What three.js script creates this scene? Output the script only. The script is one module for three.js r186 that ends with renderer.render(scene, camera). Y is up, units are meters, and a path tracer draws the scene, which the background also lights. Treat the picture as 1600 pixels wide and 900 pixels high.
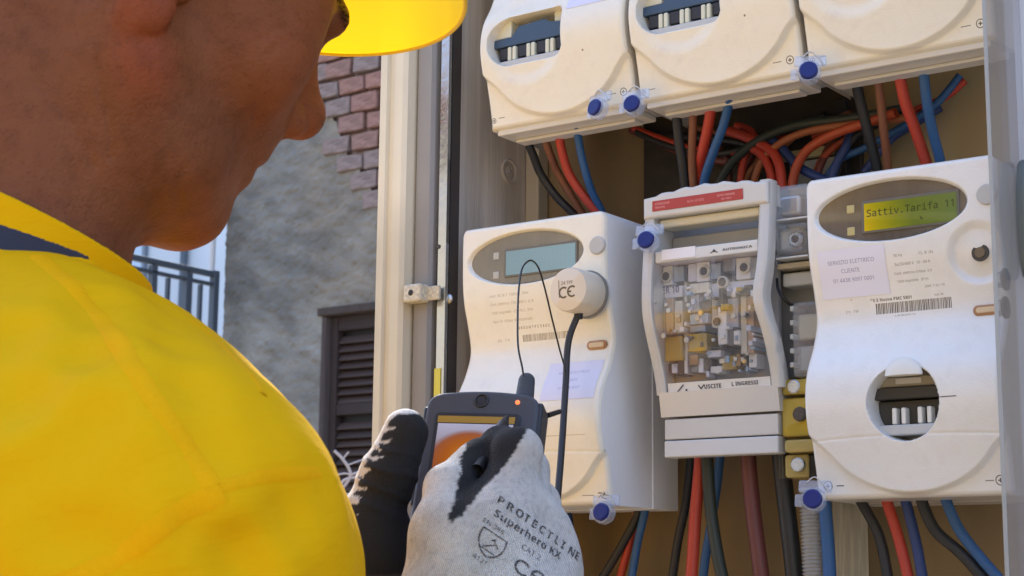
import * as THREE from 'three';
import { RoundedBoxGeometry } from 'three/addons/geometries/RoundedBoxGeometry.js';
import { mergeGeometries, toCreasedNormals } from 'three/addons/utils/BufferGeometryUtils.js';
import { DecalGeometry } from 'three/addons/geometries/DecalGeometry.js';

// ---------------------------------------------------------------- camera, sky, sun, exposure
const scene = new THREE.Scene();
const EYE = new THREE.Vector3(0, 1.33, 1.0);
const FOCAL = 2644;                                   // in pixels of a 1600 x 900 picture
const camera = new THREE.PerspectiveCamera(2 * Math.atan(450 / FOCAL) * 180 / Math.PI, 16 / 9, 0.02, 600);
camera.position.copy(EYE);
camera.rotation.set(10.143 * Math.PI / 180, 36.049 * Math.PI / 180, 0.6 * Math.PI / 180, 'YXZ');
camera.focus = 1.2; camera.userData.fStop = 27;
camera.updateMatrixWorld(true);
scene.add(camera);

const SUN = new THREE.Vector3(-0.56, 0.64, -0.52).normalize();
{ // a bright summer sky with thin high haze
  const W = 512, H = 256, data = new Float32Array(W * H * 4);
  const mix = (a, b, t) => a + (b - a) * t;
  for (let j = 0; j < H; j++) for (let i = 0; i < W; i++) {
    const el = (j + 0.5) / H * Math.PI - Math.PI / 2, az = ((i + 0.5) / W - 0.5) * 2 * Math.PI;
    const d = [Math.cos(el) * Math.cos(az), Math.sin(el), Math.cos(el) * Math.sin(az)];
    const h = Math.max(0, d[1]), t = Math.pow(1 - h, 3.2);
    const c = Math.max(0, d[0] * SUN.x + d[1] * SUN.y + d[2] * SUN.z);
    const glow = 0.5 * Math.pow(c, 6) + 1.2 * Math.pow(c, 40);
    let r = mix(0.36, 0.84, t) + glow, g = mix(0.56, 0.95, t) + glow * 0.97, b = mix(1.02, 1.12, t) + glow * 0.9;
    if (d[1] < 0) { const k = Math.min(1, -d[1] * 8); r = mix(r, 0.34, k); g = mix(g, 0.31, k); b = mix(b, 0.27, k); }
    const o = (j * W + i) * 4, s = 0.92;
    data[o] = r * s; data[o + 1] = g * s; data[o + 2] = b * s; data[o + 3] = 1;
  }
  const sky = new THREE.DataTexture(data, W, H, THREE.RGBAFormat, THREE.FloatType);
  sky.mapping = THREE.EquirectangularReflectionMapping; sky.magFilter = THREE.LinearFilter; sky.minFilter = THREE.LinearFilter; sky.needsUpdate = true;
  scene.background = sky; scene.environment = sky;
}
const sun = new THREE.DirectionalLight(new THREE.Color(1.0, 0.94, 0.84), 4.0);
sun.position.copy(SUN).multiplyScalar(30).add(new THREE.Vector3(-0.5, 1.3, 0));
sun.target.position.set(-0.5, 1.3, 0);
sun.castShadow = true; sun.shadow.radius = 14; sun.shadow.mapSize.set(2048, 2048);
Object.assign(sun.shadow.camera, { left: -6, right: 6, top: 6, bottom: -6, near: 1, far: 70 });
scene.add(sun, sun.target);

const renderer = new THREE.WebGLRenderer({ antialias: true });
renderer.setSize(1024, 576);
renderer.toneMapping = THREE.LinearToneMapping;
renderer.toneMappingExposure = 2.0;
renderer.shadowMap.enabled = true;

// ---------------------------------------------------------------- small helpers
const V = (x, y, z) => new THREE.Vector3(x, y, z);
let seed = 20240611;
function rnd() { seed = (seed * 1664525 + 1013904223) >>> 0; return seed / 4294967296; }
const rr = (a, b) => a + (b - a) * rnd();
const clamp = (x, a, b) => Math.min(b, Math.max(a, x));
const smooth = (a, b, x) => { const t = clamp((x - a) / (b - a), 0, 1); return t * t * (3 - 2 * t); };
const lerp = (a, b, t) => a + (b - a) * t;
const RIGHT = V(1, 0, 0).applyQuaternion(camera.quaternion), UPV = V(0, 1, 0).applyQuaternion(camera.quaternion), AWAY = V(0, 0, -1).applyQuaternion(camera.quaternion);
// real places measured off the photograph: a point at a depth, or where a line of sight meets a plane of the place
const rayTo = (x, y) => RIGHT.clone().multiplyScalar((x - 800) / FOCAL).addScaledVector(UPV, (450 - y) / FOCAL).add(AWAY);
const at = (x, y, depth) => EYE.clone().addScaledVector(rayTo(x, y), depth);
const onZ = (x, y, z) => { const d = rayTo(x, y); return EYE.clone().addScaledVector(d, (z - EYE.z) / d.z); };
const onX = (x, y, X) => { const d = rayTo(x, y); return EYE.clone().addScaledVector(d, (X - EYE.x) / d.x); };
const rel = (x, y, d) => EYE.clone().addScaledVector(RIGHT, x).addScaledVector(UPV, y).addScaledVector(AWAY, d);

const used = new Map();
function numbered(name) { const n = used.get(name) || 0; used.set(name, n + 1); return n ? name + '_' + String(n).padStart(3, '0') : name; }
function shade(o) { o.traverse((m) => { if (m.isMesh) { m.castShadow = true; m.receiveShadow = true; } }); return o; }
function tag(o, label, category, group, kind) {
  if (label) o.userData.label = label;
  if (category) o.userData.category = category;
  if (group) o.userData.group = group;
  if (kind) o.userData.kind = kind;
  return o;
}
function thing(name, label, category, pos = V(0, 0, 0), group) {
  const o = new THREE.Group(); o.name = numbered(name); o.position.copy(pos); scene.add(o);
  return tag(o, label, category, group);
}
function part(name, geo, material, parent, label) {
  const list = Array.isArray(geo) ? geo : [geo];
  const g = list.length === 1 ? list[0] : mergeGeometries(list.map((x) => { const y = x.index ? x.toNonIndexed() : x; for (const k of Object.keys(y.attributes)) if (!['position', 'normal', 'uv'].includes(k)) y.deleteAttribute(k); return y; }));
  const m = new THREE.Mesh(g, material); m.name = name; m.castShadow = m.receiveShadow = true; parent.add(m);
  if (label) m.userData.label = label;
  return m;
}
function solo(name, geo, material, label, category, group, kind) {
  const m = part(name, geo, material, scene); m.name = numbered(name);
  return tag(m, label, category, group, kind);
}
const box = (x0, x1, y0, y1, z0, z1, r = 0) => {
  const w = x1 - x0, h = y1 - y0, d = z1 - z0;
  const g = r > 0 ? new RoundedBoxGeometry(w, h, d, 2, Math.min(r, w / 2.01, h / 2.01, d / 2.01)) : new THREE.BoxGeometry(w, h, d);
  g.translate((x0 + x1) / 2, (y0 + y1) / 2, (z0 + z1) / 2); return g;
};
const rod = (a, b, r, r2 = r, seg = 16) => { // cylinder from a to b
  const d = b.clone().sub(a), g = new THREE.CylinderGeometry(r2, r, d.length(), seg);
  g.translate(0, d.length() / 2, 0); g.applyQuaternion(new THREE.Quaternion().setFromUnitVectors(V(0, 1, 0), d.clone().normalize())); g.translate(a.x, a.y, a.z); return g;
};
const tube = (pts, r, seg = 48, rad = 12) => new THREE.TubeGeometry(new THREE.CatmullRomCurve3(pts, false, 'centripetal'), seg, r, rad, false);
function disc(c, r, t, seg = 32, bevel = 0.0008) { // a flat round button facing +z, its back at c
  const pts = [[0, 0], [r, 0], [r, t - bevel], [r - bevel, t], [0, t]].map(([x, y]) => new THREE.Vector2(Math.max(x, 1e-6), y));
  const g = toCreasedNormals(new THREE.LatheGeometry(pts, seg), 0.6); g.rotateX(Math.PI / 2); g.translate(c.x, c.y, c.z); return g;
}
function plate(shape, depth, bevel = 0.001, seg = 2) { // extruded outline with a chamfer, its back at z = 0
  const g = new THREE.ExtrudeGeometry(shape, { depth: depth - 2 * bevel, bevelEnabled: bevel > 0, bevelSize: bevel, bevelThickness: bevel, bevelSegments: seg, bevelOffset: -bevel, curveSegments: 24 });
  g.translate(0, 0, bevel); return g;
}
function roundRect(w, h, r, x = 0, y = 0) {
  const s = new THREE.Shape(); s.moveTo(x + r, y); s.lineTo(x + w - r, y); s.absarc(x + w - r, y + r, r, -Math.PI / 2, 0); s.lineTo(x + w, y + h - r); s.absarc(x + w - r, y + h - r, r, 0, Math.PI / 2);
  s.lineTo(x + r, y + h); s.absarc(x + r, y + h - r, r, Math.PI / 2, Math.PI); s.lineTo(x, y + r); s.absarc(x + r, y + r, r, Math.PI, Math.PI * 1.5); return s;
}
// smooth value noise, 3-D
const PERM = new Uint8Array(512); { const p = [...Array(256).keys()]; for (let i = 255; i > 0; i--) { const j = Math.floor(rnd() * (i + 1)); [p[i], p[j]] = [p[j], p[i]]; } for (let i = 0; i < 512; i++) PERM[i] = p[i & 255]; }
function noise3(x, y, z, per = 256) {
  const X = Math.floor(x), Y = Math.floor(y), Z = Math.floor(z), f = (t) => t * t * t * (t * (t * 6 - 15) + 10);
  const u = f(x - X), v = f(y - Y), w = f(z - Z), m = (n) => ((n % per) + per) % per;
  const h = (i, j, k) => PERM[(PERM[(PERM[m(X + i) & 255] + m(Y + j)) & 255] + m(Z + k)) & 255] / 127.5 - 1;
  return lerp(lerp(lerp(h(0, 0, 0), h(1, 0, 0), u), lerp(h(0, 1, 0), h(1, 1, 0), u), v), lerp(lerp(h(0, 0, 1), h(1, 0, 1), u), lerp(h(0, 1, 1), h(1, 1, 1), u), v), w);
}
function fbm(x, y, z, oct = 4, per = 256) { let s = 0, a = 0.5, n = 1; for (let i = 0; i < oct; i++) { s += a * noise3(x * n, y * n, z * n + i * 7.3, per * n); a *= 0.5; n *= 2; } return s; }
// tileable textures
function dataTex(n, fn, srgb = false) {
  const d = new Uint8Array(n * n * 4);
  for (let j = 0; j < n; j++) for (let i = 0; i < n; i++) { const c = fn(i / n, j / n), o = (j * n + i) * 4; d[o] = clamp(c[0], 0, 1) * 255; d[o + 1] = clamp(c[1], 0, 1) * 255; d[o + 2] = clamp(c[2], 0, 1) * 255; d[o + 3] = 255; }
  const t = new THREE.DataTexture(d, n, n); t.wrapS = t.wrapT = THREE.RepeatWrapping; t.magFilter = THREE.LinearFilter; t.minFilter = THREE.LinearMipmapLinearFilter; t.generateMipmaps = true;
  if (srgb) t.colorSpace = THREE.SRGBColorSpace; t.needsUpdate = true; return t;
}
const grey = (f) => (u, v) => { const x = f(u, v); return [x, x, x]; };
const rep = (t, x, y = x) => { const c = t.clone(); c.repeat.set(x, y); c.needsUpdate = true; return c; };
function canvasTex(w, h, draw) {
  const c = document.createElement('canvas'); c.width = w; c.height = h; const g = c.getContext('2d'); draw(g, w, h);
  const t = new THREE.CanvasTexture(c); t.colorSpace = THREE.SRGBColorSpace; t.anisotropy = 8; return t;
}
const rgb = (r, g, b) => new THREE.Color().setRGB(r, g, b);
const std = (color, roughness, extra = {}) => new THREE.MeshStandardMaterial({ color, roughness, ...extra });
const phys = (color, roughness, extra = {}) => new THREE.MeshPhysicalMaterial({ color, roughness, ...extra });

const T_fine = dataTex(256, grey((u, v) => 0.5 + 0.5 * fbm(u * 32, v * 32, 1, 3, 32)));
const T_blot = dataTex(256, grey((u, v) => 0.5 + 0.6 * fbm(u * 6, v * 6, 3, 5, 6)));
const T_dirt = dataTex(512, (u, v) => { const s = 0.93 + 0.16 * fbm(u * 4, v * 4, 5, 6, 4), k = fbm(u * 40, v * 3, 9, 3, 40) * 0.06; return [s + k, s + k - 0.004, s + k - 0.012]; }, true);

const M = {
  frame: phys(rgb(0.76, 0.70, 0.54), 0.34, { clearcoat: 0.25, clearcoatRoughness: 0.3, map: rep(T_dirt, 1.5, 1.5), bumpMap: rep(T_fine, 6), bumpScale: 0.0002 }),
  frameGrey: phys(rgb(0.29, 0.28, 0.27), 0.4, { clearcoat: 0.2, clearcoatRoughness: 0.4, map: rep(T_dirt, 1.5, 1.5) }),
  panelGrey: std(rgb(0.68, 0.62, 0.54), 0.5, { map: rep(T_dirt, 2, 2), bumpMap: rep(T_fine, 5), bumpScale: 0.0003 }),
  zinc: std(rgb(0.52, 0.55, 0.56), 0.36, { metalness: 0.85, roughnessMap: rep(T_blot, 3), bumpMap: rep(T_fine, 8), bumpScale: 0.0001 }),
  darkRail: std(rgb(0.07, 0.06, 0.055), 0.45, { map: rep(T_dirt, 2, 2) }),
  ply: std(rgb(0.33, 0.25, 0.14), 0.72, { map: dataTex(512, (u, v) => { const g = fbm(u * 26, v * 1.5, 2, 4, 26) * 0.22 + fbm(u * 5, v * 4, 8, 4, 5) * 0.34; return [0.86 + g, 0.83 + g, 0.78 + g * 0.9]; }, true), bumpMap: rep(T_fine, 3), bumpScale: 0.0004 }),
  black: phys(rgb(0.012, 0.012, 0.013), 0.42),
  blackMatt: std(rgb(0.018, 0.018, 0.02), 0.62),
  screw: std(rgb(0.55, 0.55, 0.54), 0.32, { metalness: 0.9 }),
  brass: std(rgb(0.80, 0.52, 0.16), 0.3, { metalness: 0.8 }),
  clear: phys(rgb(0.98, 0.98, 0.99), 0.04, { transmission: 1, thickness: 0, ior: 1.5 }),
};
function prismX(pts, x0, x1) { // outline in (z, y), drawn out along x
  const g = new THREE.ExtrudeGeometry(new THREE.Shape(pts.map(([z, y]) => new THREE.Vector2(-z, y))), { depth: x1 - x0, bevelEnabled: false }); g.rotateY(Math.PI / 2); g.translate(x0, 0, 0); return g;
}
// ---------------------------------------------------------------- the setting
solo('ground', (() => { const g = new THREE.PlaneGeometry(400, 400); g.rotateX(-Math.PI / 2); return g; })(), std(rgb(0.42, 0.34, 0.25), 0.9, { map: rep(T_dirt, 160), bumpMap: rep(T_blot, 160), bumpScale: 0.01 }), null, null, null, 'structure').userData.label = 'dusty beige paved ground under the cabinet and the house';

function extrudeY(pts, y0, y1) { // outline in (x, z), drawn out upwards
  const s = new THREE.Shape(pts.map(([x, z]) => new THREE.Vector2(x, -z)));
  const g = new THREE.ExtrudeGeometry(s, { depth: y1 - y0, bevelEnabled: false }); g.rotateX(-Math.PI / 2); g.translate(0, y0, 0); return g;
}
// --- the old house: rough grey render, bricks laid bare at the top, a louvred shutter
{
  const ZW = -3.4, house = thing('house', 'old house with grey rough render, bare bricks and a brown louvred shutter', 'house', V(0, 0, ZW));
  const q = (x, y) => onZ(x, y, ZW);
  const xL = q(351, 450).x, oL = q(503, 560).x, oT = q(548, 480).y, oB = oT - 0.95, oR = oL + 0.62;
  const patch = (x, y) => { // where the render has come off
    const a = q(486, 150), b = q(600, 335), t = clamp((x - a.x) / (b.x - a.x), -1, 3);
    return y > lerp(a.y, b.y, t) + 0.09 * fbm(x * 9, y * 9, 4.2, 5) + 0.02 - 0.05 * smooth(0.9, 1.4, t) ? 1 : 0;
  };
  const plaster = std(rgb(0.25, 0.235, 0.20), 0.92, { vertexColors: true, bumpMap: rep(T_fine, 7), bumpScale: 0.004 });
  const pos = [], col = [], uv = [], idx = [], step = 0.005, x1 = xL + 1.05, y0 = oB - 0.3, y1 = oT + 1.75;
  const nx = Math.round((x1 - xL) / step), ny = Math.round((y1 - y0) / step), ids = new Map();
  const rough = (x, y) => 0.008 * fbm(x * 5, y * 5, 1, 3) + 0.004 * Math.abs(fbm(x * 12 + y * 9, y * 26, 2, 3)) + 0.006 * fbm(x * 46, y * 60, 3, 3) + 0.004 * smooth(0.1, 0.5, fbm(x * 24 + y * 11, y * 30, 6, 2));
  const vert = (i, j) => {
    const k = i * 10000 + j; if (ids.has(k)) return ids.get(k);
    const x = xL + i * step, y = y0 + j * step, n = pos.length / 3, s = 0.94 + 0.60 * fbm(x * 3.1, y * 4.1, 7, 5) + 0.34 * fbm(x * 14 + y * 10, y * 26, 8, 4);
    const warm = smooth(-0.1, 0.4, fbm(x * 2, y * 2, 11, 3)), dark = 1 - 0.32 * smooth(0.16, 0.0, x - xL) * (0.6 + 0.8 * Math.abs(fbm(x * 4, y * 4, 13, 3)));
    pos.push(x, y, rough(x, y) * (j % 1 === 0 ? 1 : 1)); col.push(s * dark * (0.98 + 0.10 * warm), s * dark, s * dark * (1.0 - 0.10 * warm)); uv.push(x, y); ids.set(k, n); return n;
  };
  for (let i = 0; i < nx; i++) for (let j = 0; j < ny; j++) {
    const cx = xL + (i + 0.5) * step, cy = y0 + (j + 0.5) * step;
    if (cx > oL && cx < oR && cy > oB && cy < oT) continue;
    if (patch(cx, cy)) continue;
    const a = vert(i, j), b = vert(i + 1, j), c = vert(i + 1, j + 1), d = vert(i, j + 1); idx.push(a, b, c, a, c, d);
  }
  const g = new THREE.BufferGeometry(); g.setAttribute('position', new THREE.Float32BufferAttribute(pos, 3)); g.setAttribute('color', new THREE.Float32BufferAttribute(col, 3)); g.setAttribute('uv', new THREE.Float32BufferAttribute(uv, 2)); g.setIndex(idx); g.computeVertexNormals();
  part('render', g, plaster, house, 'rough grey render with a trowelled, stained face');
  const plain = std(rgb(0.33, 0.245, 0.205), 0.92, { map: rep(T_dirt, 1), bumpMap: rep(T_blot, 3), bumpScale: 0.01 });
  const zb = -0.022;
  part('wall', [box(xL, oL, 0, 4.3, -0.30, zb), box(oR, xL + 7, 0, 4.3, -0.30, zb), box(oL, oR, 0, oB, -0.30, zb), box(oL, oR, oT, 4.3, -0.30, zb), box(xL, x1, 0, y0, zb + 0.001, 0), box(xL, x1, y1, 4.3, zb + 0.001, 0), box(x1, xL + 7, 0, 4.3, zb + 0.001, 0)], plain, house);
  // bricks, one by one
  const brickMat = [[0.39, 0.215, 0.17], [0.42, 0.23, 0.18], [0.37, 0.22, 0.18], [0.38, 0.245, 0.205], [0.33, 0.25, 0.22]].map(([r, gg, b]) => std(rgb(r, gg, b), 0.9, { bumpMap: rep(T_blot, 1.5), bumpScale: 0.004, map: rep(T_dirt, 0.7) }));
  const brickGeo = [0, 1, 2, 3].map((k) => { // worn, chipped corners
    const b = new RoundedBoxGeometry(0.118, 0.060, 0.05, 3, 0.006), p = b.attributes.position;
    for (let i = 0; i < p.count; i++) { const x = p.getX(i), y = p.getY(i), z = p.getZ(i); p.setXYZ(i, x + 0.005 * noise3(x * 40 + k * 9, y * 40, z * 40), y + 0.004 * noise3(x * 40, y * 40 + k * 7, z * 40), z + 0.004 * noise3(x * 30, y * 30, z * 30 + k * 5)); }
    b.computeVertexNormals(); return b;
  });
  let row = 0;
  for (let y = q(540, 345).y - 0.3; y < y1; y += 0.0725, row++) for (let x = xL + (row % 2) * 0.064 + 0.03; x < x1 - 0.08; x += 0.129) {
    if (!patch(x, y) && !patch(x + 0.04, y + 0.03)) continue;
    if (y < oT + 0.06 && x > oL - 0.07 && x < oR + 0.07) continue;
    const m = new THREE.Mesh(brickGeo[Math.floor(rnd() * 4)], brickMat[Math.floor(rnd() * 5)]); m.name = 'brick'; m.castShadow = m.receiveShadow = true;
    if (!patch(x - 0.03, y - 0.06) && rnd() < 0.8) m.material = brickMat[4];
    m.position.set(x + rr(-0.004, 0.004), y + rr(-0.003, 0.003), -0.0165 + rr(-0.003, 0.004)); m.rotation.set(rr(-0.04, 0.04), rr(-0.03, 0.03), rr(-0.02, 0.02)); house.add(m);
  }
  // reveal and louvred shutter
  const sh = part('shutter', [box(oL + 0.022, oL + 0.050, oB, oT - 0.022, -0.055, -0.022, 0.004), box(oR - 0.06, oR, oB, oT - 0.022, -0.055, -0.022, 0.004), box(oL + 0.051, oR - 0.061, oT - 0.075, oT - 0.022, -0.055, -0.024, 0.004), box(oL + 0.051, oR - 0.061, oB, oB + 0.06, -0.055, -0.024, 0.004), box(oL + 0.051, oR - 0.061, oT - 0.375, oT - 0.335, -0.055, -0.024, 0.004)], std(rgb(0.040, 0.024, 0.018), 0.6, { bumpMap: rep(T_blot, 4), bumpScale: 0.003 }), house);
  part('shutter_backing', box(oL + 0.023, oR - 0.001, oB, oT - 0.023, -0.075, -0.062), M.blackMatt, house);
  const slatMat = [std(rgb(0.054, 0.030, 0.021), 0.6), std(rgb(0.044, 0.026, 0.019), 0.65), std(rgb(0.064, 0.038, 0.027), 0.6)], slatGeo = new RoundedBoxGeometry(oR - oL - 0.114, 0.034, 0.007, 2, 0.003);
  for (let y = oB + 0.08; y < oT - 0.085; y += 0.0305) {
    if (Math.abs(y - (oT - 0.355)) < 0.03) continue;
    const m = new THREE.Mesh(slatGeo, slatMat[Math.floor(rnd() * 3)]); m.name = 'slat'; m.castShadow = m.receiveShadow = true; m.position.set((oL + oR) / 2 - 0.005, y, -0.040); m.rotation.set(-0.72 + rr(-0.05, 0.05), 0, rr(-0.004, 0.004)); sh.add(m);
  }
  part('lintel', box(oL - 0.02, oR + 0.05, oT - 0.021, oT + 0.008, -0.058, 0.012, 0.004), std(rgb(0.11, 0.08, 0.06), 0.85, { bumpMap: rep(T_blot, 4), bumpScale: 0.006 }), house);
  part('jamb', box(oL - 0.004, oL + 0.018, oB, oT - 0.022, -0.058, 0.004, 0.004), std(rgb(0.16, 0.12, 0.105), 0.85, { map: rep(T_dirt, 2), bumpMap: rep(T_blot, 5), bumpScale: 0.008 }), house);
  part('downpipe', [rod(V(q(344.5, 430).x, q(344, 432).y, 0.045), V(q(344.5, 430).x, 4.25, 0.045), 0.011)], std(rgb(0.55, 0.55, 0.53), 0.5), house);
}
// --- balcony railing that runs out from the house corner
{
  const ZW = -3.4, X = onZ(356, 450, ZW).x, rail = thing('balcony_railing', 'dark iron balcony railing beside the corner of the grey house', 'railing', V(X, 0, ZW));
  const iron = std(rgb(0.075, 0.095, 0.115), 0.5, { metalness: 0.2 });
  const yT = onX(350, 432, X).y, yM = onX(340, 446, X).y;
  part('post', box(-0.014, 0.014, yT - 0.9, yT + 0.014, 0.055, 0.083, 0.004), iron, rail);
  part('top_rail', box(-0.014, 0.014, yT - 0.011, yT + 0.009, 0.084, 2.2, 0.004), iron, rail);
  part('middle_rail', box(-0.012, 0.012, yM - 0.007, yM + 0.006, 0.084, 2.2, 0.004), iron, rail);
  part('bottom_rail', box(-0.012, 0.012, yT - 0.9, yT - 0.87, 0.091, 2.2, 0.004), iron, rail);
  for (const [px, w] of [[313, 0.007], [292, 0.014], [262, 0.007], [238, 0.012], [214, 0.007], [190, 0.007]]) { const z = onX(px, 450, X).z - ZW; part('baluster', box(-w, w, yT - 0.869, px === 292 || px === 238 ? yT - 0.015 : yM - 0.011, z - w, z + w), iron, rail); }
  part('balcony_slab', box(-0.9, 0.05, yT - 1.05, yT - 0.91, 0.03, 2.3), std(rgb(0.3, 0.29, 0.28), 0.9), rail);
}
// --- pale house across the street
{
  const Z = -13, h = thing('pale_house', 'pale blue white house far behind the balcony railing', 'house', V(0, 0, Z));
  const a = onZ(120, 430, Z), b = onZ(352, 430, Z), pale = std(rgb(0.62, 0.70, 0.76), 0.85, { map: rep(T_dirt, 0.4), bumpMap: rep(T_blot, 1), bumpScale: 0.01 });
  part('wall', box(a.x - 6, b.x + 3, 0, 7.5, -6, 0), pale, h);
  part('roof', box(a.x - 6.3, b.x + 3.3, 7.5, 7.8, -6.3, 0.4), std(rgb(0.3, 0.14, 0.09), 0.9), h);
  { const p = onZ(291, 440, Z); part('drainpipe', [rod(V(p.x, 0, 0.06), V(p.x, 7.4, 0.06), 0.045, 0.045, 14)], std(rgb(0.07, 0.10, 0.13), 0.5), h); }
  for (const px of [150]) {
    const p = onZ(px, 440, Z), w = part('window', [box(p.x - 0.05, p.x, p.y - 1.3, p.y + 1.6, 0.001, 0.06), box(p.x + 0.9, p.x + 0.95, p.y - 1.3, p.y + 1.6, 0.001, 0.06), box(p.x + 0.001, p.x + 0.899, p.y + 1.55, p.y + 1.6, 0.001, 0.06), box(p.x + 0.001, p.x + 0.899, p.y - 1.3, p.y - 1.25, 0.001, 0.06)], std(rgb(0.16, 0.2, 0.25), 0.5), h);
    part('pane', box(p.x + 0.001, p.x + 0.899, p.y - 1.249, p.y + 1.549, 0.002, 0.02), phys(rgb(0.42, 0.55, 0.66), 0.08), w);
  }
}
// --- unseen cream house, added behind the photographer to bounce warm light onto the meters
{
  const h = thing('added_cream_house', 'unseen cream house added across the lane to bounce warm light onto the meters', 'house', V(-1, 0, 8.5)), cream = std(rgb(0.72, 0.62, 0.46), 0.9, { map: rep(T_dirt, 0.4) });
  part('wall', box(-11, 11, 0, 4.8, 0, 5), cream, h); part('roof', box(-11.4, 11.4, 4.8, 5.05, -0.5, 5.4), std(rgb(0.32, 0.15, 0.09), 0.9), h);
  for (const x of [-7, -2.5, 2.5, 7]) { const w = part('window', [box(x - 0.6, x - 0.52, 1.2, 2.9, -0.05, -0.001), box(x + 0.52, x + 0.6, 1.2, 2.9, -0.05, -0.001), box(x - 0.519, x + 0.519, 2.82, 2.9, -0.05, -0.001), box(x - 0.519, x + 0.519, 1.2, 1.28, -0.05, -0.001)], std(rgb(0.25, 0.2, 0.15), 0.6), h); part('pane', box(x - 0.519, x + 0.519, 1.281, 2.819, -0.02, -0.002), phys(rgb(0.05, 0.06, 0.07), 0.08), w); }
}
// --- dry twigs on the ledge below the shutter
{
  const tw = thing('dry_twig', 'pale dry twigs in front of the brown shutter', 'plant', at(540, 745, 3.2));
  const bark = std(rgb(0.52, 0.45, 0.42), 0.8), o = tw.position, L = (list, r) => tube(list.map(([x, y, d = 3.2]) => at(x, y, d).sub(o)), r, 16, 6);
  part('stem', [L([[512, 800], [530, 770], [548, 742], [536, 718], [522, 704]], 0.00300), L([[548, 742], [566, 736], [580, 728], [590, 722, 3.25]], 0.00240), L([[530, 770], [536, 752], [556, 746], [575, 752]], 0.00270)], bark, tw);
  part('twig', [L([[536, 718], [540, 712], [545, 706]], 0.00180), L([[566, 736], [572, 722], [569, 712]], 0.00192), L([[548, 742], [540, 740], [527, 742]], 0.00180), L([[556, 746], [560, 756], [570, 764]], 0.00180), L([[540, 728], [556, 722], [574, 716, 3.25]], 0.00150), L([[530, 770], [544, 772], [560, 770]], 0.00180)], bark, tw);
  part('stalk', [rod(at(512, 800, 3.2).sub(o), V(at(512, 800, 3.2).x - o.x, -o.y, 0), 0.005, 0.012, 8)], bark, tw);
}

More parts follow.
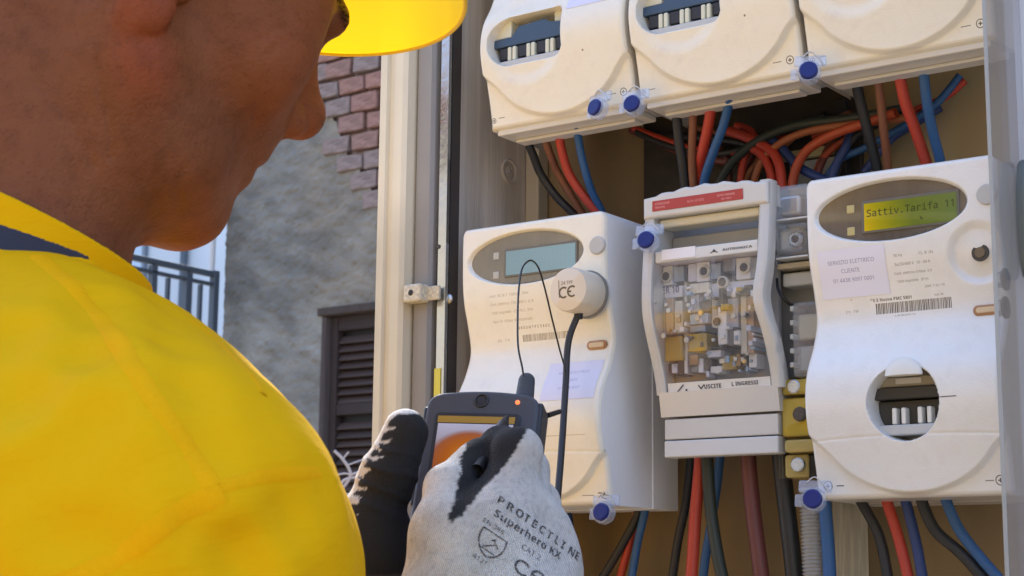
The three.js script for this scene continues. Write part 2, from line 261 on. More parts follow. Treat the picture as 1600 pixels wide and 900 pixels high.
// ---------------------------------------------------------------- the meter cabinet
const XP = -0.80, ZB = -0.131, YLO = 0.35, YHI = 2.02, XR = 0.30;
{
  const cab = thing('meter_cabinet', 'open cream and grey meter cabinet with an ochre board at its back', 'cabinet', V(-0.3, 0, 0));
  const P = (n, g, m, l) => { const list = Array.isArray(g) ? g : [g]; list.forEach((x) => x.translate(0.3, 0, 0)); return part(n, list, m, cab, l); };
  P('back_panel', box(XP - 0.02, XR + 0.02, YLO, YHI, ZB - 0.02, ZB), M.ply, 'ochre wooden back board');
  P('side_panel', box(XP - 0.018, XP, YLO, YHI, ZB + 0.0005, -0.022), M.panelGrey);
  P('side_panel', box(XR, XR + 0.018, YLO, YHI, ZB + 0.0005, 0.0), M.panelGrey);
  P('top_panel', box(XP - 0.04, XR + 0.04, YHI, YHI + 0.02, ZB - 0.02, 0.02), M.frameGrey);
  P('bottom_panel', box(XP - 0.04, XR + 0.04, YLO - 0.02, YLO, ZB - 0.02, 0.02), M.frameGrey);
  P('plinth', box(XP - 0.06, XR + 0.06, -0.02, YLO - 0.021, ZB - 0.05, 0.05, 0.01), std(rgb(0.3, 0.29, 0.27), 0.9, { bumpMap: rep(T_blot, 3), bumpScale: 0.01 }));
  P('door_frame', extrudeY([[-0.858, -0.03], [-0.8575, 0.004], [-0.8545, 0.0075], [-0.848, 0.0075], [-0.8462, 0.0045], [-0.8405, 0.0045], [-0.839, 0.008], [-0.831, 0.008], [-0.828, 0.005], [-0.8265, -0.002], [-0.8255, -0.03]], YLO, YHI), M.frame, 'cream moulded door frame');
  P('inner_frame', extrudeY([[-0.8253, -0.04], [-0.8253, -0.004], [-0.8235, -0.0025], [-0.8105, -0.0025], [-0.8085, -0.006], [-0.8075, -0.014], [-0.805, -0.014], [-0.805, -0.04]], YLO, YHI), M.frameGrey);
  P('zinc_strip', extrudeY([[-0.8049, -0.03], [-0.8049, -0.008], [-0.8035, -0.006], [-0.7965, -0.006], [-0.7955, -0.004], [-0.7942, -0.004], [-0.7942, -0.0075], [-0.803, -0.0095], [-0.803, -0.03]], YLO, YHI), M.zinc, 'thin galvanised edge strip');
  P('rail', extrudeY([[-0.8029, -0.0215], [-0.8029, -0.0105], [-0.7955, -0.0105], [-0.7955, -0.0215]], YLO, YHI), M.darkRail);
  P('batten', box(XP + 0.0005, XP + 0.014, YLO, YHI, ZB + 0.0005, ZB + 0.016, 0.002), std(rgb(0.5, 0.44, 0.32), 0.6), 'pale corner batten');
  // small catch, its screw, and the round boss in the side panel
  const c = onZ(656, 460, 0.0), catchP = P('catch', [box(c.x - 0.009, c.x + 0.008, c.y - 0.007, c.y + 0.007, -0.0024, 0.010, 0.002), box(c.x + 0.0075, c.x + 0.019, c.y - 0.0055, c.y + 0.0055, -0.0024, 0.0005, 0.0008)], M.frame, 'small cream door catch');
  part('screw', (() => { const g = disc(V(c.x + 0.3 - 0.001, c.y, 0.0101), 0.0024, 0.0008); return g; })(), M.blackMatt, catchP);
  const s = onZ(700, 467, -0.009); P('screw', disc(V(s.x, s.y, -0.0104), 0.004, 0.003, 20, 0.0015), M.screw);
  const d = onZ(684, 385, -0.005); P('screw', disc(V(d.x, d.y, -0.0059), 0.0018, 0.001, 16, 0.0004), M.darkRail);
  const t = onZ(681, 600, -0.005); P('tape', box(t.x - 0.002, t.x + 0.004, t.y - 0.018, t.y + 0.012, -0.0058, -0.0052), std(rgb(0.62, 0.56, 0.08), 0.6), 'scrap of yellow green tape');
  const b = onX(795, 268, XP), ring = new THREE.TorusGeometry(0.0095, 0.0014, 10, 40); ring.rotateY(Math.PI / 2); ring.translate(XP + 0.0004, b.y, b.z);
  const boss = P('boss', [ring, (() => { const g = disc(V(0, 0, 0), 0.0045, 0.0012, 24, 0.0005); g.rotateY(Math.PI / 2); g.translate(XP, b.y, b.z); return g; })()], M.panelGrey, 'round knock-out in the side panel');
  part('screw', (() => { const g = disc(V(0, 0, 0), 0.0016, 0.001, 14, 0.0003); g.rotateY(Math.PI / 2); g.translate(XP + 0.3 + 0.0013, b.y, b.z); return g; })(), M.screw, boss);
}
// ---------------------------------------------------------------- electricity meters
const MW = 0.130, MH = 0.211, MD = 0.100;
function profile(v) { // how far the front face stands out, from the bottom edge upwards
  const k = [[0, -0.004], [0.018, -0.001], [0.036, 0.0035], [0.060, 0.0085], [0.080, 0.0055], [0.100, -0.0055], [0.117, -0.0112], [0.134, -0.0082], [0.155, -0.002], [0.175, 0], [0.215, 0]];
  let i = 0; while (i < k.length - 2 && v > k[i + 1][0]) i++;
  const [a, b, c, d] = [k[Math.max(0, i - 1)], k[i], k[i + 1], k[Math.min(k.length - 1, i + 2)]], t = clamp((v - b[0]) / (c[0] - b[0]), 0, 1), h = c[0] - b[0];
  const m0 = i === 0 ? 0 : (c[1] - a[1]) / (c[0] - a[0]) * h, m1 = i >= k.length - 2 ? 0 : (d[1] - b[1]) / (d[0] - b[0]) * h, t2 = t * t, t3 = t2 * t;
  return (2 * t3 - 3 * t2 + 1) * b[1] + (t3 - 2 * t2 + t) * m0 + (-2 * t3 + 3 * t2) * c[1] + (t3 - t2) * m1;
}
const OVAL = { u: 0.0590, v: 0.1838, a: 0.0515, b: 0.0196 };
const dip = (d, w) => smooth(w, -w, d);              // 1 inside an outline, 0 outside, d = signed distance
function windowD(kind, u, v) { // signed distance to the rim of the breaker window
  if (kind === 'double') return Math.hypot(u - 0.0675, v - 0.0585) - 0.0232;
  if (kind === 'triple') { // rounded on the left, cut straight on the right
    const du = Math.abs(u - 0.0415) - 0.0335, dv = Math.abs(v - 0.0640) - 0.0185, r = u < 0.0415 ? 0.0178 : 0.0065, qx = du + r, qy = dv + r;
    return Math.hypot(Math.max(qx, 0), Math.max(qy, 0)) + Math.min(Math.max(qx, qy), 0) - r;
  }
  return 1;
}
function meterZ(kind, u, v) {
  let z = profile(v);
  const cu = 0.0675, cv = 0.052, e = v > cv ? -1 : Math.hypot((u - cu) / (0.0615 + 0.0125 * smooth(cv - 0.026, cv - 0.001, v)), (v - cv) / 0.0495) - 1; // the raised panel ends in a round apron
  z -= 0.0045 * smooth(-0.03, 0.03, e);
  if (e < 0) z -= 0.0007 * Math.exp(-Math.pow((v - 0.0365 - 0.0022 * (1 - Math.pow((u - cu) / 0.062, 2))) / 0.0005, 2)) * (kind === 'triple' ? 0 : 1);
  const ov = (Math.hypot((u - OVAL.u) / OVAL.a, (v - OVAL.v) / OVAL.b) - 1) * OVAL.b;
  z -= 0.0042 * dip(ov, 0.0007);
  if (kind === 'double') { const d = Math.hypot(u - 0.1148, v - 0.1503) - 0.0172; z -= 0.0034 * dip(d, 0.003) * (0.55 + 0.45 * smooth(-0.018, -0.002, d)); }
  const w = windowD(kind, u, v);
  if (kind === 'triple') { const d = Math.hypot(u - 0.0415, v - 0.0660) - 0.034; z -= 0.0024 * dip(d, 0.006) * smooth(0.0765, 0.072, u); }
  if (kind !== 'plain') z -= 0.024 * dip(w, 0.0006);
  const f = 0.0036, edge = Math.min(u, MW - u, v, MH - v); // rounded rim
  if (edge < f) z -= f - Math.sqrt(Math.max(0, f * f - (f - edge) * (f - edge)));
  return z;
}
function cornerIn(v) { const r = 0.0065; const d = MH - v; return d < r ? r - Math.sqrt(Math.max(0, r * r - (r - d) * (r - d))) : 0; }
const meterU = (u, v) => { const c = cornerIn(v); return c + u / MW * (MW - 2 * c); };
function meterShell(kind, depth) {
  const us = [], vs = [], fine = 0.00075;
  for (let k = 0, n = Math.round(MW / fine); k <= n; k++) us.push(MW * k / n);
  for (let k = 0, n = Math.round(MH / fine); k <= n; k++) vs.push(MH * k / n);
  const nu = us.length, nv = vs.length, pos = [], uv = [], idx = [];
  for (let j = 0; j < nv; j++) for (let i = 0; i < nu; i++) { pos.push(meterU(us[i], vs[j]), vs[j], meterZ(kind, us[i], vs[j])); uv.push(us[i] / MW, vs[j] / MH); }
  for (let j = 0; j < nv - 1; j++) for (let i = 0; i < nu - 1; i++) { const a = j * nu + i; idx.push(a, a + 1, a + nu + 1, a, a + nu + 1, a + nu); }
  const g = new THREE.BufferGeometry(); g.setAttribute('position', new THREE.Float32BufferAttribute(pos, 3)); g.setAttribute('uv', new THREE.Float32BufferAttribute(uv, 2)); g.setIndex(idx); g.computeVertexNormals();
  // the sides, drawn back from the rim
  const sp = [], si = [], su = []; const strip = (list, chamfer) => {
    const base = sp.length / 3;
    list.forEach(([u, v], k) => { const x = meterU(u, v), z = meterZ(kind, u, v); sp.push(x, v, z, x, v, -depth * 0.55, x, v + (chamfer ? 0.03 : 0), -depth); su.push(k * 0.01, 0, k * 0.01, 0.5, k * 0.01, 1); });
    for (let k = 0; k < list.length - 1; k++) { const a = base + k * 3; for (const o of [0, 1]) si.push(a + o, a + o + 1, a + o + 4, a + o, a + o + 4, a + o + 3); }
  };
  strip(vs.filter((_, k) => k % 4 === 0 || k === nv - 1).map((v) => [0, v]).reverse()); strip(vs.filter((_, k) => k % 4 === 0 || k === nv - 1).map((v) => [MW, v]));
  strip(us.filter((_, k) => k % 4 === 0 || k === nu - 1).map((u) => [u, 0]), depth < 0.09); strip(us.filter((_, k) => k % 4 === 0 || k === nu - 1).map((u) => [u, MH]).reverse());
  const s = new THREE.BufferGeometry(); s.setAttribute('position', new THREE.Float32BufferAttribute(sp, 3)); s.setAttribute('uv', new THREE.Float32BufferAttribute(su, 2)); s.setIndex(si.reverse()); s.computeVertexNormals();
  return [g, s];
}
function sticker(kind, u0, u1, v0, v1, lift) { // a thin label that follows the front face
  const n = 14, m = 14, pos = [], uv = [], idx = [];
  for (let j = 0; j <= m; j++) for (let i = 0; i <= n; i++) { const u = lerp(u0, u1, i / n), v = lerp(v0, v1, j / m); pos.push(u, v, meterZ(kind, u, v) + lift); uv.push(i / n, j / m); }
  for (let j = 0; j < m; j++) for (let i = 0; i < n; i++) { const a = j * (n + 1) + i; idx.push(a, a + 1, a + n + 2, a, a + n + 2, a + n + 1); }
  const g = new THREE.BufferGeometry(); g.setAttribute('position', new THREE.Float32BufferAttribute(pos, 3)); g.setAttribute('uv', new THREE.Float32BufferAttribute(uv, 2)); g.setIndex(idx); g.computeVertexNormals(); return g;
}
const PPM = 9000; // print resolution, pixels per metre
function printTex(base, draw) {
  return canvasTex(Math.round(MW * PPM), Math.round(MH * PPM), (g, w, h) => {
    g.fillStyle = base; g.fillRect(0, 0, w, h);
    for (let i = 0; i < 900; i++) { g.globalAlpha = 0.008 + 0.012 * rnd(); g.fillStyle = rnd() < 0.6 ? '#8a7a5c' : '#ffffff'; const r = rr(4, 60); g.beginPath(); g.ellipse(rnd() * w, rnd() * h, r, r * rr(0.2, 1), rnd() * 3, 0, 7); g.fill(); }
    for (let i = 0; i < 90; i++) { g.globalAlpha = rr(0.05, 0.2); g.fillStyle = '#6a5a44'; g.beginPath(); g.arc(rnd() * w, rnd() * h, rr(0.8, 2.6), 0, 7); g.fill(); }
    for (let i = 0; i < 30; i++) { g.globalAlpha = rr(0.04, 0.14); g.strokeStyle = rnd() < 0.5 ? '#fff' : '#6a5f50'; g.lineWidth = rr(0.8, 2); const x = rnd() * w, y = rnd() * h; g.beginPath(); g.moveTo(x, y); g.lineTo(x + rr(-80, 80), y + rr(-40, 40)); g.stroke(); }
    g.globalAlpha = 0.10; g.fillStyle = '#7a684a'; g.fillRect(0, h - 26, w, 26); g.globalAlpha = 1;
    const X = (u) => u * PPM, Y = (v) => h - v * PPM; if (draw) draw(g, X, Y);
  });
}
function words(g, x, y, text, size, color = '#6b665f', align = 'left', font = 'sans-serif', bold = '') { g.fillStyle = color; g.textAlign = align; g.textBaseline = 'middle'; g.font = `${bold} ${size}px ${font}`; g.fillText(text, x, y); }
function barcode(g, x0, x1, y, h, color) { let x = x0; g.fillStyle = color; while (x < x1) { const w = rr(2, 7); g.fillRect(x, y, Math.min(w, x1 - x), h); x += w + rr(2, 6); } }
function spec(g, X, Y, ink) {
  words(g, X(0.060), Y(0.1535), '50 Hz', 22, ink); words(g, X(0.077), Y(0.1535), 'CL. B  (A)', 22, ink);
  words(g, X(0.060), Y(0.1480), '3x230/400 V   10 - 60 A', 21, ink); words(g, X(0.059), Y(0.1425), 'Cont. elettrico trifase  2.0', 20, ink); words(g, X(0.060), Y(0.1375), '1000 imp/kWh   IP 51', 20, ink); words(g, X(0.078), Y(0.1330), '2009  T 25 / 70', 18, ink);
}
function symbolDial(g, X, Y, u, v, r) { g.strokeStyle = '#4c4a46'; g.lineWidth = 5; g.beginPath(); g.arc(X(u), Y(v), r, 0, 7); g.stroke(); g.lineWidth = 7; g.beginPath(); g.moveTo(X(u) - r * 0.5, Y(v)); g.lineTo(X(u) + r * 0.5, Y(v)); g.moveTo(X(u), Y(v) - r * 0.5); g.lineTo(X(u), Y(v) + r * 0.5); g.stroke(); }
const dash = (g, x, y, w, t = 6, c = '#4a4640') => { g.fillStyle = c; g.fillRect(x, y - t / 2, w, t); };

const shellOpts = { clearcoat: 0.6, clearcoatRoughness: 0.20, bumpMap: rep(T_fine, 5, 8), bumpScale: 0.00012 };
const bodyCream = phys(rgb(0.68, 0.645, 0.57), 0.38, shellOpts);
const plastic = (tex) => phys(0xffffff, 0.36, { ...shellOpts, map: tex });
const glassy = phys(rgb(0.05, 0.048, 0.045), 0.10, { clearcoat: 1, clearcoatRoughness: 0.04 });
const greyBtn = phys(rgb(0.48, 0.47, 0.44), 0.4), whiteP = phys(rgb(0.74, 0.73, 0.68), 0.36), blueBar = phys(rgb(0.035, 0.075, 0.14), 0.35), ivory = phys(rgb(0.66, 0.66, 0.52), 0.4), greyP = phys(rgb(0.50, 0.51, 0.50), 0.4);

function displayParts(root, lcdMat, iconColor) {
  const { u, v, a, b } = OVAL, z = profile(v) - 0.0042;
  const s = new THREE.Shape(); s.absellipse(u, v, a - 0.0006, b - 0.0006, 0, Math.PI * 2); const g = new THREE.ExtrudeGeometry(s, { depth: 0.0012, bevelEnabled: false, curveSegments: 64 }); g.translate(0, 0, z - 0.0002);
  const win = part('display_window', g, phys(rgb(0.15, 0.135, 0.115), 0.14, { clearcoat: 1, clearcoatRoughness: 0.05, map: rep(T_dirt, 8) }), root, 'dark oval display window');
  const sc = new THREE.PlaneGeometry(0.0625, 0.0182); sc.translate(0.0722, 0.1808, z + 0.0022);
  part('display_frame', plate((() => { const o = roundRect(0.0660, 0.0214, 0.001, 0.0391, 0.1703); return o; })(), 0.0019, 0.0003).translate(0, 0, z + 0.0001), phys(rgb(0.13, 0.125, 0.105), 0.3), win);
  part('screen', sc, lcdMat, win);
  part('indicator', [box(0.0285, 0.0338, 0.1850, 0.1905, z + 0.0003, z + 0.0016, 0.0006), box(0.0285, 0.0338, 0.1702, 0.1758, z + 0.0003, z + 0.0016, 0.0006)], iconColor, win);
  const bt = disc(V(0.1240, 0.1850, profile(0.185) - 0.0005), 0.0066, 0.0022, 32, 0.0008); part('button', bt, greyBtn, root);
}
function sensorParts(root, z) {
  const s = roundRect(0.0172, 0.0066, 0.0032, 0.1085, 0.1112); part('sensor', plate(s, 0.0022, 0.0006).translate(0, 0, z - 0.0004), phys(rgb(0.35, 0.17, 0.07), 0.25, { clearcoat: 0.6 }), root, 'amber status lens');
  part('sensor_lens', plate(roundRect(0.0128, 0.0036, 0.0017, 0.1107, 0.1127), 0.0012, 0.0004).translate(0, 0, z + 0.0014), phys(rgb(0.66, 0.50, 0.32), 0.3), root);
}
// --- a double-pole breaker behind the round window
function breakerDouble(root) {
  const z = profile(0.0585) - 0.0238;
  part('breaker', [box(0.0425, 0.0925, 0.0615, 0.0690, z, z + 0.0130, 0.0008), box(0.0425, 0.0925, 0.0460, 0.0610, z, z + 0.0070, 0.0006)], phys(rgb(0.028, 0.026, 0.022), 0.45), root, 'black breaker behind the round window');
  part('breaker_top', [box(0.0440, 0.0910, 0.0695, 0.0760, z, z + 0.0100, 0.0008)], phys(rgb(0.30, 0.26, 0.19), 0.5), root);
  part('breaker_label', [box(0.0580, 0.0750, 0.0712, 0.0748, z + 0.0101, z + 0.0106)], std(rgb(0.55, 0.53, 0.48), 0.6), root);
  for (const u of [0.0560, 0.0622, 0.0730, 0.0792]) part('lever_guide', box(u, u + 0.0030, 0.0455, 0.0560, z + 0.0065, z + 0.0135, 0.0009), whiteP, root);
  part('breaker_base', box(0.0450, 0.0900, 0.0385, 0.0452, z, z + 0.0150, 0.0012), greyP, root);
  const d = new THREE.SphereGeometry(0.0125, 32, 16, 0, Math.PI * 2, 0, Math.PI / 2); d.scale(1, 0.92, 0.36); d.translate(0.0680, 0.0752, profile(0.078) - 0.0004); part('seal_cap', d, whiteP, root, 'white half-round cap above the window');
}
function breakerTriple(root) {
  const z = profile(0.064) - 0.0238;
  const s = new THREE.Shape(); s.moveTo(0.0060, 0.0620); s.lineTo(0.0770, 0.0620); s.lineTo(0.0770, 0.0725); s.lineTo(0.0600, 0.0745); s.lineTo(0.0540, 0.0778); s.lineTo(0.0310, 0.0765); s.lineTo(0.0240, 0.0690); s.lineTo(0.0060, 0.0690); s.closePath();
  part('breaker', plate(s, 0.0140, 0.0008).translate(0, 0, z), blueBar, root, 'dark blue breaker bar behind the window');
  for (const g of [box(0.0060, 0.0225, 0.0695, 0.0830, z, z + 0.0120, 0.001), box(0.0610, 0.0770, 0.0750, 0.0835, z, z + 0.0100, 0.001)]) part('breaker_top', g, ivory, root);
  for (let k = 0; k < 4; k++) { const u = 0.0120 + k * 0.0175; part('lever', box(u, u + 0.0088, 0.0520, 0.0615, z, z + 0.0130, 0.0008), phys(rgb(0.018, 0.018, 0.024), 0.4), root); }
  for (let k = 0; k < 4; k++) { const u = 0.0212 + k * 0.0175 - (k === 3 ? 0.0008 : 0); for (const o of k === 3 ? [0] : [0, 0.0044]) part('lever_guide', box(u + o, u + o + 0.0033, 0.0500, 0.0610, z, z + 0.0150, 0.0009), ivory, root); }
  part('breaker_base', box(0.0070, 0.0765, 0.0440, 0.0498, z, z + 0.0165, 0.0014), greyP, root);
}
// --- lower left meter: display off, the reading probe sits on its port
const LEFT = V(-0.776, EYE.y + 0.06, 0), RIGHTM = V(-0.488, EYE.y + 0.06, 0);
{
  const m = thing('electricity_meter', 'cream meter with a blank blue display and a white reading head on it', 'electric meter', LEFT, 'electricity meters in the cabinet');
  const faint = '#a79a84';
  const tex = printTex('#e6e2d2', (g, X, Y) => {
    for (let k = 0; k < 4; k++) words(g, X(0.026), Y(0.1570 - k * 0.0062), ['matr. 06 3E-7  10(60) A  50Hz', 'Cont. elettrico  230 / 400 V  cl. B', '1000 imp/kWh  -25 +70 C  IP51', 'tipo CA  trifase  bidirezionale'][k], 25, faint);
    words(g, X(0.048), Y(0.1322), '0 8 E 5 N T P C 5 8 0 2', 26, '#978a74', 'left', 'sans-serif', 'bold'); barcode(g, X(0.051), X(0.094), Y(0.1270), 46, '#8d816d'); words(g, X(0.028), Y(0.1245), '(A)  - T-4', 26, faint);
    g.strokeStyle = '#3a4a3a'; g.lineWidth = 7; g.beginPath(); g.moveTo(X(0.1195), Y(0.0085)); g.lineTo(X(0.1255), Y(0.0085)); g.lineTo(X(0.1225), Y(0.0055)); g.lineTo(X(0.1265), Y(0.0042)); g.moveTo(X(0.1245), Y(0.0072)); g.lineTo(X(0.1285), Y(0.0066)); g.stroke(); dash(g, X(0.106), Y(0.0070), 90, 5, '#8a8474');
    g.strokeStyle = '#c2b8a4'; g.lineWidth = 5; g.beginPath(); g.moveTo(X(0.02), Y(0.049)); g.lineTo(X(0.118), Y(0.049)); g.stroke();
  });
  const [front, sides] = meterShell('plain', MD);
  part('front_cover', front, plastic(tex), m); part('housing', sides, phys(rgb(0.82, 0.82, 0.81), 0.38, { bumpMap: rep(T_fine, 4), bumpScale: 0.0002 }), m); part('base', box(-0.0006, MW + 0.0007, -0.0004, MH + 0.0008, -0.1002, -0.064, 0.0008), phys(rgb(0.80, 0.80, 0.79), 0.38), m);
  const lcd = canvasTex(512, 150, (g, w, h) => { const gr = g.createLinearGradient(0, 0, w, h); gr.addColorStop(0, '#6d94a0'); gr.addColorStop(1, '#7aa0ab'); g.fillStyle = gr; g.fillRect(0, 0, w, h); g.strokeStyle = '#5d818c'; g.lineWidth = 2; for (let x = 24; x < w; x += 30) { g.globalAlpha = 0.25; g.strokeRect(x, 30, 22, 44); g.strokeRect(x, 90, 22, 44); } g.globalAlpha = 1; });
  displayParts(m, phys(0xffffff, 0.22, { map: lcd, clearcoat: 0.6 }), phys(rgb(0.42, 0.42, 0.38), 0.2));
  sensorParts(m, meterZ('plain', 0.117, 0.1145));
  part('label_sticker', sticker('plain', 0.0790, 0.1255, 0.0745, 0.1030, 0.0003), std(0xffffff, 0.5, { map: canvasTex(420, 260, (g, w, h) => { g.fillStyle = '#d6d7ea'; g.fillRect(0, 0, w, h); words(g, 210, 74, 'SERVIZIO ELETTRICO', 26, '#9a9cc0', 'center'); words(g, 210, 128, 'CLIENTE', 26, '#9a9cc0', 'center'); words(g, 210, 182, '01 4438 9097', 28, '#9a9cc0', 'center'); }) }), m, 'pale lilac sticker');
  part('port_ring', (() => { const g = new THREE.TorusGeometry(0.0168, 0.0010, 10, 48); g.translate(0.1148, 0.1503, meterZ('plain', 0.1148, 0.1503) + 0.0003); return g; })(), greyBtn, m);
}
// --- lower right meter: lit display
const rightMeter = thing('electricity_meter', 'white meter with a lit yellow green display and a round breaker window', 'electric meter', RIGHTM, 'electricity meters in the cabinet');
{
  const m = rightMeter, ink = '#77705f';
  const tex = printTex('#e3e1db', (g, X, Y) => {
    spec(g, X, Y, ink);
    words(g, X(0.0400), Y(0.1278), 'Mod.', 16, ink); words(g, X(0.0420), Y(0.1272), 'L E Nuova PMC 5801', 25, '#4f4a42', 'left', 'sans-serif', 'bold'); words(g, X(0.0835), Y(0.1272), 'mat. 08', 16, ink);
    barcode(g, X(0.0435), X(0.0945), Y(0.1250), 62, '#4d463c'); words(g, X(0.0560), Y(0.1163), 'n. 04 3E8 0970 112', 15, ink); words(g, X(0.0225), Y(0.1215), '(=)  -Tel', 24, '#8f8770');
    words(g, X(0.0240), Y(0.1290), '-   M   -', 18, '#a79f8c'); dash(g, X(0.0925), Y(0.0600), 92, 6); dash(g, X(0.0905), Y(0.0600), 14, 9);
    symbolDial(g, X, Y, 0.0085, 0.0085, 26); dash(g, X(0.0145), Y(0.0085), 46, 6); dash(g, X(0.1130), Y(0.0090), 50, 6, '#8d887c'); symbolDial(g, X, Y, 0.1225, 0.0090, 26);
  });
  const [front, sides] = meterShell('double', MD);
  part('front_cover', front, plastic(tex), m); part('housing', sides, bodyCream, m); part('base', box(-0.0006, MW + 0.0007, -0.0004, MH + 0.0008, -0.1002, -0.064, 0.0008), bodyCream, m);
  const lcdDraw = (bg) => (g, w, h) => {
    if (bg) { const gr = g.createLinearGradient(0, h, w, 0); gr.addColorStop(0, '#c9a800'); gr.addColorStop(0.2, '#979000'); gr.addColorStop(0.5, '#5f6e1e'); gr.addColorStop(1, '#5c7038'); g.fillStyle = gr; g.fillRect(0, 0, w, h); }
    g.fillStyle = '#2b380f'; g.font = 'bold 58px monospace'; g.textBaseline = 'middle'; g.fillText('Sattiv.Tarifa 11', 14, 62); g.beginPath(); g.moveTo(348, 112); g.lineTo(372, 134); g.lineTo(356, 138); g.closePath(); g.fill();
  };
  const lcd = canvasTex(576, 168, lcdDraw(true));
  displayParts(m, phys(0xffffff, 0.25, { map: lcd, emissive: 0xffffff, emissiveMap: lcd, emissiveIntensity: 0.05, clearcoat: 0.5 }), phys(rgb(0.42, 0.36, 0.18), 0.2, { emissive: rgb(0.5, 0.36, 0.06), emissiveIntensity: 0.06 }));
  sensorParts(m, meterZ('double', 0.117, 0.1145)); breakerDouble(m);
  part('port', disc(V(0.1163, 0.1500, meterZ('double', 0.1163, 0.15) - 0.0002), 0.0056, 0.0009, 32, 0.0003), phys(rgb(0.05, 0.045, 0.04), 0.35), m, 'dark optical port');
  part('port_lens', disc(V(0.1163, 0.1500, meterZ('double', 0.1163, 0.15) + 0.0007), 0.0034, 0.0006, 24, 0.0002), phys(rgb(0.16, 0.12, 0.07), 0.25), m);
  part('label_sticker', sticker('double', 0.0075, 0.0545, 0.1305, 0.1615, 0.0003), std(0xffffff, 0.5, { map: canvasTex(480, 320, (g, w, h) => { g.fillStyle = '#dedbe4'; g.fillRect(0, 0, w, h); words(g, 236, 88, 'SERVIZIO ELETTRICO', 36, '#7f7b98', 'center'); words(g, 225, 146, 'CLIENTE', 36, '#7f7b98', 'center'); words(g, 240, 204, '01 4438 9097 0001', 35, '#7f7b98', 'center'); }) }), m, 'pale lilac sticker');
}
// --- three meters of the upper row
{
  const tex = printTex('#e7e1cf', (g, X, Y) => { dash(g, X(0.0085), Y(0.0085), 50, 5, '#7a7264'); symbolDial(g, X, Y, 0.0038, 0.0072, 16); dash(g, X(0.1085), Y(0.0105), 60, 5, '#7a7264'); words(g, X(0.0500), Y(0.0795), 'C60 N', 20, '#6a6658'); g.fillStyle = '#7b715e'; g.beginPath(); g.arc(X(0.094), Y(0.0440), 7, 0, 7); g.fill(); symbolDial(g, X, Y, 0.1215, 0.0105, 24); });
  const up = thing('electricity_meter', 'upper row meter at the left, next to the grey cabinet side', 'electric meter', V(-0.756, EYE.y + 0.348, 0), 'electricity meters in the cabinet');
  const [front, sides] = meterShell('triple', 0.085);
  part('front_cover', front, plastic(tex), up); part('housing', sides, bodyCream, up); breakerTriple(up);
  part('label_sticker', sticker('triple', 0.0800, 0.1220, 0.0780, 0.1080, 0.0003), std(0xffffff, 0.5, { map: canvasTex(420, 300, (g, w, h) => { g.fillStyle = '#d5d6ea'; g.fillRect(0, 0, w, h); words(g, 210, 120, 'SERVIZIO ELETTRICO', 30, '#8c8db4', 'center'); words(g, 200, 200, '01 4438 9097', 30, '#8c8db4', 'center'); }) }), up, 'pale lilac sticker');
  part('base', [box(-0.0006, MW + 0.0006, 0.04, MH + 0.0008, -0.0852, -0.050, 0.0008)], bodyCream, up);
  part('under_cover', [box(0.004, 0.126, -0.004, 0.0015, -0.046, -0.012, 0.0012), box(0.010, 0.118, -0.0065, -0.0041, -0.040, -0.028, 0.0006)], bodyCream, up);
  for (const [x, label] of [[-0.622, 'upper row meter in the middle, between two blue seals'], [-0.488, 'upper row meter at the right, above the meter with the lit display']]) { const c = up.clone(); c.name = numbered('electricity_meter'); c.position.x = x; c.userData = { ...up.userData, label }; scene.add(c); }
}
// --- blue wire seals
{
  const seal = (x, y, z, label, turn) => {
    const p = onZ(x, y, z), t = thing('wire_seal', label, 'seal', p, 'blue meter seals');
    const clearP = phys(rgb(0.86, 0.90, 0.98), 0.10, { transmission: 0.80, thickness: 0, ior: 1.45 }), blue = phys(rgb(0.008, 0.018, 0.15), 0.4, { clearcoat: 0.2, clearcoatRoughness: 0.2, specularIntensity: 0.5 });
    const lathe = (list) => { const g = toCreasedNormals(new THREE.LatheGeometry(list.map(([a, b]) => new THREE.Vector2(a, b)), 28), 0.6); g.rotateX(Math.PI / 2); return g; };
    part('housing', lathe([[0.0001, 0], [0.0085, 0], [0.0092, 0.002], [0.0092, 0.007], [0.0085, 0.0085], [0.0076, 0.0085], [0.0074, 0.0055], [0.0001, 0.0055]]), clearP, t);
    part('plug', lathe([[0.0001, 0.0056], [0.0070, 0.0056], [0.0070, 0.0098], [0.0060, 0.0106], [0.0001, 0.0106]]), blue, t);
    const wing = box(-0.0125, 0.0125, 0.0060, 0.0150, 0.0008, 0.0040, 0.0014); const w2 = box(-0.0150, -0.0096, -0.005, 0.0045, 0.001, 0.0032, 0.001); part('flag', [wing, w2], clearP, t);
    part('wire', tube([V(-0.006, 0.013, 0.005), V(0, 0.017, 0.0055), V(0.006, 0.0125, 0.005), V(0.011, 0.006, 0.0035)], 0.0006, 16, 6), M.screw, t);
    t.rotation.set(-0.15, turn, 0); t.scale.setScalar(0.86); return t;
  };
  seal(940, 173, 0.004, 'blue seal below the left upper meter, leftmost of a close pair', -0.2);
  seal(994, 168, 0.004, 'blue seal below the middle upper meter, beside another seal', 0.1);
  seal(1266, 117, 0.004, 'blue seal hanging between the middle and right upper meters', 0.3);
  seal(1016, 380, 0.004, 'blue seal on the upper left corner of the fuse box', 0.1);
  seal(1274, 783, 0.004, 'blue seal under the brass terminals, beside the lit meter', 0.2);
  seal(948, 803, -0.002, 'blue seal hanging below the meter with the blank display', 0.0);
}
